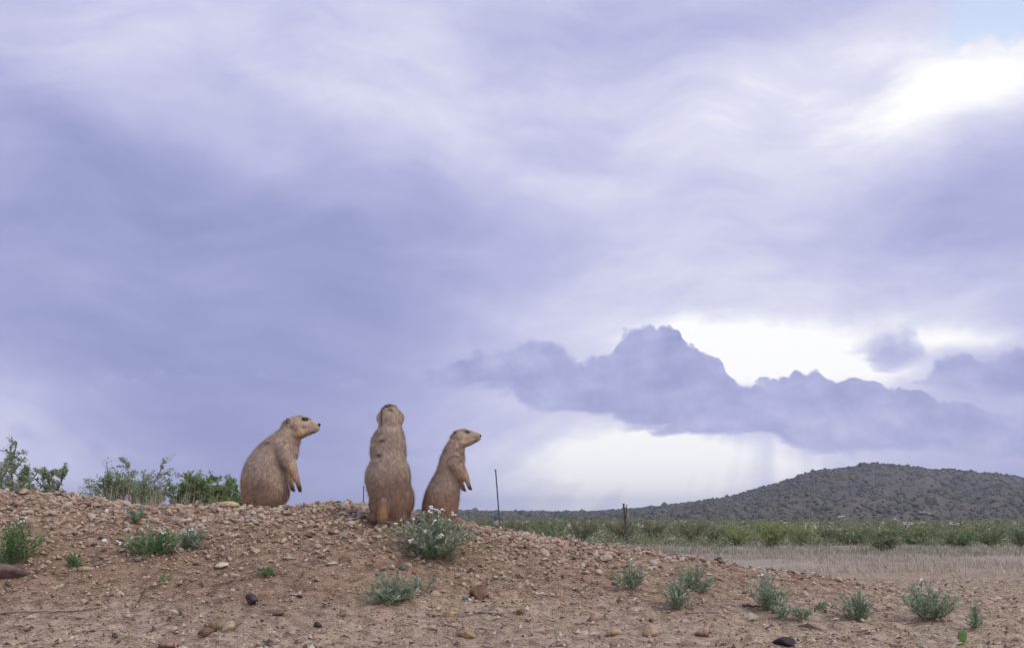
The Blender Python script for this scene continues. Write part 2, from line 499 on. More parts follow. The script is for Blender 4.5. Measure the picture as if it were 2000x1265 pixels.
Xs = r.uniform(-1, 1, N) * (0.55 * Ys + 0.25)
share = mound_share(Xs, Ys) * mound_height(Xs) / 0.33
dens = np.clip(0.16 + 1.1 * share, 0, 1) * np.where(Ys > YC + 0.45, np.exp(-(Ys - YC - 0.45) * 1.2), 1.0)
patch = fbm(Xs * 2.3, Ys * 2.3, 3, 21)
dens = np.clip(dens + 0.25 * patch, 0.05, 1)
keep = r.uniform(0, 1, N) < dens
Xs, Ys, share, patch = Xs[keep], Ys[keep], share[keep], patch[keep]
size = np.exp(r.normal(np.log(0.0045), 0.47, len(Xs))) * (0.72 + 0.55 * np.clip(share, 0, 1))   # half length
size = size * (1 + 0.35 * np.exp(-((Ys - YC + 0.1) / 0.3) ** 2))
size = np.clip(size, 0.002, 0.017)
seen = size / Ys
order = np.argsort(-seen)
inframe = np.abs(Xs / Ys) < 0.46
big_idx = [i for i in order if inframe[i] and Ys[i] > 2.5][:300]
big_stones = [(Xs[i], Ys[i], size[i]) for i in big_idx]
rest = np.setdiff1d(np.arange(len(Xs)), big_idx)
def stone_batch(idx, base, variants, amp):
    shapes = [rock_shape(base, r, amp) for _ in range(variants)]
    nv = len(base[0])
    S = np.stack(shapes)[r.integers(0, variants, len(idx))]
    sc = size[idx][:, None] * np.stack([np.ones(len(idx)), r.uniform(0.6, 1.0, len(idx)), r.uniform(0.30, 0.70, len(idx))], -1)
    S = S * sc[:, None, :]
    S = np.einsum('nij,nvj->nvi', rand_rot(r, len(idx), 0.45), S)
    Z = ground_z(Xs[idx], Ys[idx]) + size[idx] * r.uniform(-0.2, 0.5, len(idx))
    S = S + np.stack([Xs[idx], Ys[idx], Z], -1)[:, None, :]
    Fc = base[1][None] + (np.arange(len(idx)) * nv)[:, None, None]
    return S.reshape(-1, 3), Fc.reshape(-1, 3)
lg = rest[size[rest] > 0.0115]
sm = rest[(size[rest] <= 0.0115) & (size[rest] > 0.0056)]
xs_ = rest[size[rest] <= 0.0056]
V1, F1 = stone_batch(lg, ICO1, 30, 0.24)
V2, F2 = stone_batch(sm, ICO0, 30, 0.30)
V0, F0 = stone_batch(xs_, OCT, 30, 0.30)
gravel = obj('gravel', mesh_np('gravel', np.concatenate([V1, V2, V0]), np.concatenate([F1, F2 + len(V1), F0 + len(V1) + len(V2)]), stone_mat, False), ground)
tag(gravel, kind='stuff')
# fine grit on the sandy foot of the mound
M = 54000
Yg = 2.2 + (r.uniform(0, 1, M) ** 1.4) * 3.6
Xg = r.uniform(-1, 1, M) * (0.55 * Yg + 0.25)
Xs, Ys, size = Xg, Yg, np.clip(np.exp(r.normal(np.log(0.0025), 0.42, M)), 0.001, 0.0055)
V3, F3 = stone_batch(np.arange(M), OCT, 20, 0.3)
STONE2 = [(q, tuple(c * 0.95 for c in col)) for q, col in STONE]
STONE2[-2] = (0.88, (0.11, 0.08, 0.075)); STONE2[-3] = (0.85, (0.58, 0.44, 0.32)); STONE2[-4] = (0.80, (0.20, 0.125, 0.09))
grit_mat = mat_island('grit', STONE2, 0.9, 0.2, 200.0, 0.3, 0.0, interp='CONSTANT')
tag(obj('grit', mesh_np('grit', V3, F3, grit_mat, False), ground), kind='stuff')
# the larger stones one by one
stone_variants = []
for k in range(14):
    me = mesh_np('stone', rock_shape(ICO1, np.random.default_rng(100 + k), 0.24) * np.array([1, 0.8, 0.56]), ICO1[1], None, True)
    stone_variants.append(me)
STONE_COLORS = [(0.46, 0.30, 0.20), (0.54, 0.38, 0.26), (0.59, 0.45, 0.32), (0.33, 0.20, 0.135), (0.40, 0.32, 0.26), (0.62, 0.50, 0.37), (0.49, 0.325, 0.215)]
stone_mats = [mat_plain('stone_tone', (c[0] * 0.94, c[1] * 1.02, c[2] * 1.08), 0.85, 0.25, 0.4, 90.0, 0.5) for c in STONE_COLORS]
for k, me in enumerate(stone_variants): me.materials.append(stone_mats[k % len(stone_mats)])
for k, (x, y, sz) in enumerate(big_stones):
    obj('stone', stone_variants[k % 14], ground, (x, y, float(ground_z(x, y)) + sz * random.uniform(0.05, 0.3)),
        (random.gauss(0, 0.3), random.gauss(0, 0.3), random.uniform(0, 6.28)), (sz, sz * random.uniform(0.8, 1.1), sz * random.uniform(0.8, 1.2)))

# dry litter: chips of bark, straw and broken twigs
r = np.random.default_rng(77)
k = 2600
Y = 2.4 + 3.6 * r.uniform(0, 1, k) ** 1.3
X = r.uniform(-0.5, 0.5, k) * Y
a = r.uniform(0, 6.283, k)
ln = np.exp(r.normal(np.log(0.014), 0.5, k)); wd = r.uniform(0.0012, 0.0034, k)
dv = np.stack([np.cos(a), np.sin(a), r.normal(0, 0.12, k)], -1) * ln[:, None] / 2
sd = np.stack([-np.sin(a), np.cos(a), np.zeros(k)], -1) * wd[:, None]
up = np.stack([np.zeros(k), np.zeros(k), wd * 1.1], -1)
c0 = np.stack([X, Y, ground_z(X, Y) + 0.004 + r.uniform(0, 0.006, k)], -1)
Vv = np.stack([c0 - dv - sd, c0 - dv + sd, c0 + dv - sd, c0 + dv + sd, c0 + up * 2 + r.normal(0, 0.002, (k, 3))], 1)
Ff = np.array([[0, 1, 4], [1, 3, 4], [3, 2, 4], [2, 0, 4]])[None] + (np.arange(k) * 5)[:, None, None]
litter_mat = mat_island('litter', [(0.0, (0.13, 0.09, 0.07)), (0.3, (0.30, 0.22, 0.16)), (0.6, (0.52, 0.43, 0.32)), (0.85, (0.62, 0.55, 0.45))], 0.9, 0.15, 120, 0.3, interp='CONSTANT')
tag(obj('litter', mesh_np('litter', Vv.reshape(-1, 3), Ff.reshape(-1, 3), litter_mat), ground), kind='stuff')
# single stones one can point at
def rock(name, px, py, w, h, color, label, cat='stone', seed=0, amp=0.3, planes=7, sub=ICO2, lift=0.25, rough=0.8, rz=None, bump=0.7):
    q = hit(px, py)
    m = metre_per_px(q[1])
    rr = np.random.default_rng(seed)
    v = rock_shape(sub, rr, amp, planes)
    v = v / np.abs(v).max(0)
    me = mesh_np(name, v * np.array([w * m / 2, w * m * 0.38, h * m / 2]), sub[1], mat_plain(name + '_surface', color, rough, 0.3, 0.5, 70.0, bump), True)
    o = obj(name, me, None, (q[0], q[1], q[2] + h * m * lift), (0, 0, rr.uniform(-0.3, 0.3) if rz is None else rz))
    return tag(o, label, cat)
rock('rock', -8, 1128, 118, 44, (0.20, 0.145, 0.125), 'large dark weathered rock below the plant at the left edge', 'rock', 4, 0.3, 9, rz=0.15)
rock('stone', 494, 1180, 32, 28, (0.10, 0.075, 0.08), 'angular dark purple stone on the sandy foot of the mound', 'stone', 8)
rock('dirt_clod', 938, 1166, 44, 32, (0.24, 0.15, 0.095), 'rust brown upright clod with jagged top in front of the mound', 'clod', 15, 0.4)
rock('stone', 1190, 1062, 15, 12, (0.05, 0.04, 0.045), 'small black stone on the gravel rim below the forked stake', 'stone', 21)
rock('stone', 1535, 1262, 52, 22, (0.06, 0.05, 0.06), 'dark charcoal stone at the bottom edge of the picture', 'stone', 23)
rock('stone', 428, 1228, 40, 24, (0.28, 0.22, 0.12), 'olive brown rounded stone beside a pale chip near the bottom', 'stone', 31, 0.15, 2)
rock('stone', 447, 1234, 28, 24, (0.50, 0.40, 0.27), 'pale cream chip leaning on an olive brown stone', 'stone', 32, 0.3)
rock('stone', 400, 1242, 34, 20, (0.20, 0.125, 0.085), 'brown stone in front of the olive stone and pale chip', 'stone', 33)
rock('stone', 332, 1264, 48, 18, (0.34, 0.22, 0.16), 'reddish stone cut by the bottom edge left of centre', 'stone', 34, 0.15, 2)
rock('stone', 1198, 1240, 34, 19, (0.46, 0.32, 0.20), 'oval tan pebble, left one of a pair near the bottom', 'stone', 35, 0.10, 1)
rock('stone', 1271, 1242, 32, 17, (0.45, 0.32, 0.20), 'oval tan pebble, right one of a pair near the bottom', 'stone', 36, 0.10, 1)
rock('stone', 1160, 1214, 20, 17, (0.40, 0.27, 0.16), 'round tan pebble above the pair of oval pebbles', 'stone', 37, 0.12, 1)
rock('stone', 880, 1205, 30, 18, (0.46, 0.33, 0.20), 'oval tan stone touching the left end of the pale stick', 'stone', 38, 0.14, 2)
rock('stone', 1017, 1200, 18, 17, (0.23, 0.15, 0.06), 'small dark amber stone at the right end of the pale stick', 'stone', 39, 0.25)
rock('stone', 164, 1118, 26, 13, (0.40, 0.33, 0.18), 'smooth yellowish oval pebble under the little left sprout', 'stone', 40, 0.08, 0)
rock('stone', 208, 1001, 10, 8, (0.78, 0.76, 0.74), 'tiny white pebble near the crest on the left', 'stone', 41, 0.1, 1)
rock('stone', 203, 1060, 11, 8, (0.78, 0.76, 0.73), 'tiny white pebble left of the green plant with white flowers', 'stone', 42, 0.1, 1)
rock('stone', 430, 1108, 34, 14, (0.66, 0.55, 0.38), 'pale cream flat stone in the scree right of the curved stick', 'stone', 43)
rock('stone', 543, 1204, 32, 14, (0.20, 0.15, 0.12), 'flat dark brown stone below the angular dark purple stone', 'stone', 44)
rock('stone', 787, 1118, 15, 15, (0.17, 0.15, 0.15), 'small round grey stone below the flowering plant', 'stone', 45, 0.12, 1)
rock('stone', 912, 1245, 44, 20, (0.36, 0.26, 0.15), 'broad low tan stone near the bottom centre', 'stone', 46, 0.2)
rock('stone', 1185, 1086, 44, 13, (0.50, 0.34, 0.22), 'long tan stone lying on the gravel rim right of centre', 'stone', 47, 0.2)
rock('stone', 1182, 1095, 30, 15, (0.52, 0.46, 0.36), 'greyish cream stone just under the long tan stone', 'stone', 48, 0.3)
rock('stone', 1375, 1245, 40, 26, (0.47, 0.33, 0.25), 'blunt pinkish tan stone at the lower right', 'stone', 49, 0.2)
rock('stone', 620, 1229, 17, 13, (0.07, 0.05, 0.05), 'small blackish stone at the bottom left of centre', 'stone', 50)
rock('stone', 225, 1249, 14, 12, (0.10, 0.08, 0.08), 'small dark grey stone on pale sand near the bottom left', 'stone', 51)
rock('stone', 448, 993, 40, 17, (0.55, 0.42, 0.24), 'smooth ochre stone on the crest left of the seated animal', 'stone', 52, 0.08, 0, lift=0.3)

# ------------------------------------------------------------------ hill
_hill_px = [(-900, 1001), (300, 1001), (880, 998), (1000, 1000), (1140, 1000), (1250, 993), (1340, 982), (1400, 973), (1450, 961), (1500, 947), (1550, 931), (1600, 919), (1650, 912), (1700, 909), (1750, 913), (1800, 920),
            (1850, 924), (1900, 926), (1950, 931), (2000, 939), (2150, 958), (2350, 985), (2700, 1001), (3400, 1002)]
HD0, HD1 = 190.0, 650.0
_ha = np.array([(a - CX) / F_PX / CP for a, b in _hill_px])     # tangent of the bearing
_hz = np.array([at(a, b, HD1)[2] for a, b in _hill_px])
def hill_z(T, D):
    zc = np.interp(T, _ha, _hz)
    k = np.ones(9) / 9
    u = np.clip((D - HD0) / (HD1 - HD0), 0, 1)
    low = ground_z(T * D, D, False)
    rise = np.where(D < HD1, 0.35 * u + 0.65 * smooth01(u) , 1 - 0.6 * smooth01((D - HD1) / 500))
    z = low - 0.3 + (zc - low + 0.3) * rise
    amp = np.clip((zc - 2) / 25, 0.03, 1) * np.sin(np.pi * np.clip(u, 0, 1)) 
    return z + amp * 5.0 * fbm(T * 46, D / 90, 4, 31)
hm = bpy.data.materials.new('scrub_slope')
n, p, out = principled(hm, 0.95, 0.1)
pos = n.new('ShaderNodeTexCoord').outputs['Object']
c1 = n.ramp(n.noise(pos, 0.03, 6.0, 0.65), [(0.3, (0.095, 0.095, 0.07)), (0.5, (0.14, 0.128, 0.10)), (0.7, (0.125, 0.135, 0.095))])
c1 = n.mix(1.0, c1, n.ramp(n.noise(pos, 0.22, 4.0, 0.7), [(0.3, (0.5, 0.5, 0.5)), (0.65, (1.25, 1.2, 1.2))]), 'MULTIPLY')
n.put(p.inputs['Base Color'], c1)
ts = np.arange(-0.95, 1.16, 0.006)
ds = np.concatenate([np.linspace(HD0, HD1, 80), np.linspace(HD1, 1400, 16)[1:]])
T, D = np.meshgrid(ts, ds)
V = np.stack([T * D, D, hill_z(T, D)], -1).reshape(-1, 3)
i = (np.arange(len(ds) - 1)[:, None] * len(ts) + np.arange(len(ts) - 1)[None]).ravel()
hill = obj('hill', mesh_np('hill', V, np.stack([i, i + 1, i + len(ts) + 1, i + len(ts)], -1), hm, True))
tag(hill, 'long rounded hill covered in dark scrub', None, None, 'structure')
# scrub on the hill: low rounded bushes, too many to count
r = np.random.default_rng(8)
NB = 19000
D = HD0 + (HD1 + 12 - HD0) * r.uniform(0, 1, NB) ** 0.75
T = r.uniform(-0.42, 0.56, NB)
ok = vnoise(T * 90, D / 22, 4) + r.uniform(0, 0.5, NB) > 0.45
D, T = D[ok], T[ok]
nb = len(D)
sz = np.exp(r.normal(np.log(0.42), 0.36, nb)) * np.where(T < 0.30, 1.1, 1.0)
shapes = np.stack([rock_shape(ICO0, r, 0.5, 0) for _ in range(30)])
S = shapes[r.integers(0, 30, nb)] * (sz[:, None] * np.stack([np.ones(nb), np.ones(nb), r.uniform(0.6, 1.15, nb)], -1))[:, None, :]
S = S + np.stack([T * D, D, hill_z(T, D) + 0.25 * sz], -1)[:, None, :]
Fb = ICO0[1][None] + (np.arange(nb) * 12)[:, None, None]
scrub_mat = mat_island('hill_scrub', [(0.0, (0.09, 0.098, 0.07)), (0.35, (0.125, 0.13, 0.092)), (0.6, (0.155, 0.14, 0.112)), (0.8, (0.135, 0.155, 0.10)), (1.0, (0.20, 0.18, 0.15))], 0.95, 0.1, 1.5, 0.4)
tag(obj('scrub', mesh_np('scrub', S.reshape(-1, 3), Fb.reshape(-1, 3), scrub_mat, False)), 'dark low scrub scattered over the hill and plain', 'scrub', None, 'stuff')
# pale bare scars on the hill
def scar(px, py, w, h, slope, label, seed):
    rr = np.random.default_rng(seed)
    tt = (px - CX) / F_PX / CP
    best = min(np.arange(HD0, HD1, 2.0), key=lambda d: abs((CAM_Z - hill_z(tt, d)) / d + ray(px, py)[2] / ray(px, py)[1]))
    m = metre_per_px(best)
    v, f = [], []
    for k in range(5):
        b = rock_shape(ICO1, rr, 0.35) * np.array([w * m * 0.16, 0.8, h * m * 0.32])
        fx = (k - 2) / 2.0
        x0 = tt * best + fx * w * m * 0.42
        b = b + np.array([x0, best, float(hill_z(x0 / best, best)) + 0.4 - fx * slope * m * 0.5])
        f.append(ICO1[1] + len(ICO1[0]) * k); v.append(b)
    o = obj('rock_outcrop', mesh_np('rock_outcrop', np.concatenate(v), np.concatenate(f), pale_rock, True))
    tag(o, label, 'outcrop', 'pale rock outcrops on the hill')
pale_rock = mat_plain('pale_rock', (0.62, 0.58, 0.53), 0.9, 0.2, 0.3, 0.8, 0.2)
scar(1618, 1014, 22, 6, -4, 'small pale rock outcrop low on the hill, leftmost of three', 1)
scar(1734, 1022, 22, 8, 8, 'slanting white rock outcrop near the foot of the hill', 2)
scar(1783, 1004, 20, 6, 2, 'faint pale outcrop higher up the hill than the other two', 3)

# ------------------------------------------------------------------ leaves, stems
def leaf_batch(base, direc, side, length, width, fold=0.25, droop=0.15):
    """lanceolate folded leaves: 5 vertices, 4 triangles each"""
    base, direc, side = np.asarray(base), np.asarray(direc), np.asarray(side)
    direc = direc / np.linalg.norm(direc, axis=1, keepdims=True)
    side = side - np.sum(side * direc, 1, keepdims=True) * direc
    side = side / (np.linalg.norm(side, axis=1, keepdims=True) + 1e-9)
    nrm = np.cross(side, direc)
    L, Wd = np.asarray(length)[:, None], np.asarray(width)[:, None]
    mid = base + direc * L * 0.5
    tip = base + direc * L - np.array([0, 0, 1.0]) * L * droop
    V = np.stack([base, mid + side * Wd / 2, mid - side * Wd / 2, mid - nrm * Wd * fold, tip], 1)
    k = len(base)
    F = np.array([[0, 1, 3], [0, 3, 2], [1, 4, 3], [3, 4, 2]])[None] + (np.arange(k) * 5)[:, None, None]
    return V.reshape(-1, 3), F.reshape(-1, 3)
def sticks(paths, radii, sides=3):
    """tapered rods along paths (lists of points)"""
    V, F, off = [], [], 0
    for path, rad in zip(paths, radii):
        path = np.asarray(path, float)
        m = len(path)
        tan = np.gradient(path, axis=0)
        tan /= np.linalg.norm(tan, axis=1, keepdims=True) + 1e-9
        ref = np.array([0.31, 0.87, 0.39])
        e1 = np.cross(tan, ref); e1 /= np.linalg.norm(e1, axis=1, keepdims=True) + 1e-9
        e2 = np.cross(tan, e1)
        rr = np.linspace(rad[0], rad[1], m)[:, None]
        for s in range(sides):
            a = 2 * math.pi * s / sides
            V.append(path + rr * (math.cos(a) * e1 + math.sin(a) * e2))
        for s in range(sides):
            s2 = (s + 1) % sides
            i = np.arange(m - 1)
            F.append(np.stack([off + s * m + i, off + s2 * m + i, off + s2 * m + i + 1, off + s * m + i + 1], -1))
        off += m * sides
    return np.concatenate(V), np.concatenate(F)

def leaf_mat(name, a, b, c, tr=0.38):
    return mat_island(name, [(0.0, a), (0.5, b), (1.0, c)], 0.7, 0.25, 30.0, 0.2, 0.0, tr)
glaucous = leaf_mat('grey_green_leaf', (0.25, 0.32, 0.215), (0.37, 0.455, 0.31), (0.52, 0.59, 0.43))
green = leaf_mat('green_leaf', (0.10, 0.21, 0.085), (0.18, 0.32, 0.13), (0.33, 0.45, 0.22))
stem_mat = mat_plain('green_stem', (0.22, 0.26, 0.13), 0.8, 0.2, 0.2, 50, 0.0)
petal_mat = mat_plain('white_petal', (0.80, 0.79, 0.72), 0.7, 0.2, 0.1, 100, 0.0)

def flower_mesh(seed):
    rr = np.random.default_rng(seed)
    V, F, off = [], [], 0
    for k in range(6):
        b = rock_shape(ICO0, rr, 0.25, 0) * np.array([0.0042, 0.0042, 0.0030]) + rr.normal(0, 1, 3) * np.array([0.0048, 0.0048, 0.0026])
        V.append(b); F.append(ICO0[1] + off); off += 12
    return mesh_np('flower', np.concatenate(V), np.concatenate(F), petal_mat, True)
flower_meshes = [flower_mesh(k) for k in range(4)]

def forb(px, py, w, h, label, mat, stems=26, seed=0, flowers=0, leaf_len=17, leaf_w=4.6, group=None, depth=None, spread=1.0):
    """a leafy herb: stems fanning from one root, narrow leaves all along them"""
    rr = np.random.default_rng(seed)
    q = hit(px, py) if depth is None else depth
    m = metre_per_px(q[1])
    root = empty('leafy_herb', tuple(q))
    tag(root, label, 'plant', group)
    W2, H = w * m / 2 * 1.22, h * m
    paths, radii, B, Dv, Sd, L, Wd, tips = [], [], [], [], [], [], [], []
    for k in range(stems):
        a = rr.uniform(0, 2 * math.pi)
        reach = rr.uniform(0.0, 1) ** 0.6 * spread * rr.uniform(0.8, 1.12)
        top = np.array([math.cos(a) * W2 * reach, math.sin(a) * W2 * reach * 0.8, H * (1 - 0.50 * reach ** 2) * rr.uniform(0.5, 1.12)])
        b0 = np.array([top[0] * 0.22, top[1] * 0.22, -0.006])
        ctrl = b0 * 0.5 + top * 0.5 + np.array([0, 0, 0.12 * H]) + rr.normal(0, 0.05 * W2, 3)
        u = np.linspace(0, 1, 6)[:, None]
        path = b0 * (1 - u) ** 2 + 2 * ctrl * u * (1 - u) + top * u * u
        for _dip in range(1):
            gzs = ground_z(path[:, 0] + q[0], path[:, 1] + q[1], False) - float(ground_z(q[0], q[1], False))
            path[:, 2] = np.maximum(path[:, 2] + gzs * np.linspace(1, 0.6, 6), gzs + 0.001)
        paths.append(path); radii.append((0.0012, 0.0006))
        nl = max(6, int(10 + 6 * rr.uniform()))
        for j in range(nl):
            uu = 0.12 + 0.88 * (j + rr.uniform()) / nl
            f = min(uu * 5, 4.999); i0 = int(f); fr = f - i0
            pt = path[i0] * (1 - fr) + path[i0 + 1] * fr
            tan = path[i0 + 1] - path[i0]; tan /= np.linalg.norm(tan)
            aa = rr.uniform(0, 2 * math.pi)
            outv = np.array([math.cos(aa), math.sin(aa), 0.25])
            Dv.append(outv * 0.85 + tan * rr.uniform(0.4, 1.2)); B.append(pt)
            Sd.append(np.cross(Dv[-1], [0, 0, 1]) + rr.normal(0, 0.25, 3))
            L.append(leaf_len * m * rr.uniform(0.6, 1.35) * (1.1 - 0.35 * uu)); Wd.append(leaf_w * m * rr.uniform(0.55, 1.0))
        tips.append(path[-1])
    V, F = sticks(paths, radii)
    obj('stem', mesh_np('stem', V, F, stem_mat), root)
    V, F = leaf_batch(B, Dv, Sd, L, Wd)
    obj('leaves', mesh_np('leaves', V, F, mat), root)
    tips = sorted(tips, key=lambda t: -t[2] + rr.normal(0, 0.35) * H)
    for k in range(flowers):
        tp = tips[k % len(tips)]
        s = rr.uniform(0.6, 1.1) * m / 0.00155
        obj('flower', flower_meshes[k % 4], root, tuple(tp + np.array([0, 0, 0.003])), (rr.normal(0, 0.4), rr.normal(0, 0.4), rr.uniform(0, 6)), (s, s, s))
    return root
forb(846, 1090, 168, 82, 'grey green bushy plant with many white flowers in front of the animals', glaucous, 110, 1, 18, 19, 4.8)
forb(22, 1098, 124, 78, 'bright green plant with a few white flowers at the left edge', green, 46, 2, 5, 18, 5)
forb(290, 1086, 112, 50, 'green spreading plant with white flowers on the left slope', green, 40, 3, 5, 18, 5)
forb(368, 1072, 66, 42, 'greyer green plant beside the curved stick', glaucous, 22, 4, 1, 18, 5)
forb(265, 1022, 36, 34, 'small grey green tuft on the crest at the left', glaucous, 12, 5, 0, 14, 4)
forb(142, 1110, 36, 24, 'tiny bright green sprout near the left rock', green, 8, 6, 0, 15, 4.5)
forb(760, 1178, 84, 52, 'pale green plant with upright leaves on the sandy foot', glaucous, 26, 7, 0, 24, 6)
forb(826, 1158, 52, 34, 'sparse green seedling right of the pale green plant', glaucous, 8, 8, 0, 20, 5)
forb(522, 1121, 48, 11, 'flat bright green weed hugging the gravel', green, 12, 9, 0, 11, 4)
forb(1232, 1150, 76, 48, 'small grey green plant, leftmost on the right half', glaucous, 22, 10, 1, 17, 5)
forb(1358, 1156, 76, 52, 'grey green plant standing behind a lower sprig', glaucous, 26, 11, 0, 19, 5)
forb(1322, 1190, 74, 56, 'pale green open sprig in front of a grey green plant', glaucous, 18, 12, 0, 22, 5.5)
forb(1500, 1192, 84, 62, 'grey green plant with dark soil at its foot', glaucous, 32, 13, 1, 19, 5)
forb(1525, 1208, 42, 22, 'tiny seedling in front of the plant with dark soil', glaucous, 6, 14, 0, 17, 5)
forb(1566, 1210, 46, 24, 'low pale seedling between two grey green plants', glaucous, 8, 15, 0, 18, 5)
forb(1606, 1190, 26, 16, 'smallest grey green seedling on the right', glaucous, 6, 16, 0, 12, 4)
forb(1673, 1212, 70, 54, 'compact round grey green plant on the right', glaucous, 30, 17, 0, 18, 5)
forb(1815, 1212, 122, 68, 'widest grey green plant on the right', glaucous, 48, 18, 2, 20, 5.2)
forb(1905, 1228, 34, 50, 'slim upright sprig right of the widest plant', glaucous, 9, 19, 0, 17, 5)

# grassy sprout
q = hit(318, 1142); m = metre_per_px(q[1])
root = tag(empty('grass_sprout', tuple(q)), 'short sprout of four grass blades below the flowering plant', 'plant')
B, Dv, Sd, L, Wd = [], [], [], [], []
for a, l in ((-0.35, 22), (0.1, 26), (0.75, 40), (1.05, 26)):
    B.append((0, 0, 0)); Dv.append((math.sin(a), -0.1, math.cos(a))); Sd.append((math.cos(a), 0.5, 0)); L.append(l * m); Wd.append(5 * m)
V, F = leaf_batch(B, Dv, Sd, L, Wd, 0.25, 0.05)
obj('blades', mesh_np('blades', V, F, green), root)

# prickly pear pad
q = hit(1880, 1258); m = metre_per_px(q[1])
pad = ICO2[0].copy()
pad = pad * np.array([10.5 * m, 3.2 * m, 15 * m]); pad[:, 0] *= 1 + 0.25 * pad[:, 2] / (15 * m); 
root = tag(empty('prickly_pear', (q[0], q[1], q[2])), 'single green cactus pad standing at the lower right', 'cactus')
cactus = mat_plain('cactus_skin', (0.12, 0.24, 0.07), 0.6, 0.3, 0.25, 90, 0.2)
o = obj('pad', mesh_np('pad', pad, ICO2[1], cactus, True), root, (0, 0, 13 * m), (0.1, 0.18, 0.3))
V, F = sticks([[pad[k], pad[k] * 1.12 + np.array([0, -0.002, 0.0005])] for k in range(12, 162, 7)], [(0.0005, 0.0002)] * 22)
obj('spines', mesh_np('spines', V, F, mat_plain('cactus_spine', (0.6, 0.5, 0.35), 0.7, 0.2, 0.1, 50, 0)), o)

# twigs lying about
twig_mat = mat_plain('dead_twig', (0.40, 0.32, 0.25), 0.85, 0.2, 0.4, 120, 0.4)
twig_dark = mat_plain('dark_twig', (0.13, 0.095, 0.08), 0.85, 0.2, 0.4, 120, 0.4)
def twig(points, rad, label, mat=twig_mat, lift=0.004):
    q = [hit(*p_) for p_ in points]
    c = np.mean(q, 0)
    path = np.array([x - c + np.array([0, 0, lift]) for x in q])
    t0 = np.linspace(0, 1, len(path)); tt = np.linspace(0, 1, 4 * len(path))
    path = np.stack([np.interp(tt, t0, path[:, k]) for k in range(3)], -1)
    path += np.random.default_rng(len(label)).normal(0, 0.0008, path.shape)
    V, F = sticks([path], [rad], 5)
    return tag(obj('twig', mesh_np('twig', V, F, mat, True), None, tuple(c)), label, 'twig')
twig([(0, 1201), (60, 1199), (130, 1196), (196, 1192)], (0.0034, 0.002), 'long pale straight twig lying at the lower left')
twig([(908, 1196), (950, 1200), (984, 1204)], (0.0042, 0.003), 'pale bleached stick lying in front of the clod')
twig([(366, 1058), (345, 1082), (340, 1090), (352, 1098)], (0.0036, 0.002), 'pale curved stick leaning beside the greyer green plant', lift=0.02)
twig([(284, 1158), (276, 1172), (270, 1184)], (0.003, 0.0016), 'short dark twig on the sand at the left', twig_dark, 0.012)
twig([(565, 1074), (600, 1077), (640, 1078)], (0.0018, 0.001), 'thin straw lying across the middle slope')
twig([(790, 1086), (815, 1089), (840, 1092)], (0.0022, 0.0014), 'thin pale stick under the flowering plant')
twig([(1450, 1186), (1480, 1189), (1502, 1192)], (0.0032, 0.002), 'short dark stick at the foot of a grey green plant', twig_dark, 0.006)
twig([(1665, 1237), (1700, 1233), (1722, 1228)], (0.003, 0.0018), 'pale split stick near the cactus pad')
twig([(1340, 1200), (1375, 1197), (1405, 1199)], (0.0028, 0.0016), 'pale stick right of the open sprig')
twig([(150, 1056), (190, 1048), (232, 1042)], (0.002, 0.0012), 'thin slanting straw on the upper left slope')
twig([(868, 1222), (890, 1230), (910, 1239)], (0.0022, 0.0014), 'thin slanting twig near the bottom centre')
twig([(952, 1152), (957, 1142), (960, 1132)], (0.0026, 0.0012), 'short dry stalk behind the rust brown clod', twig_mat, 0.012)
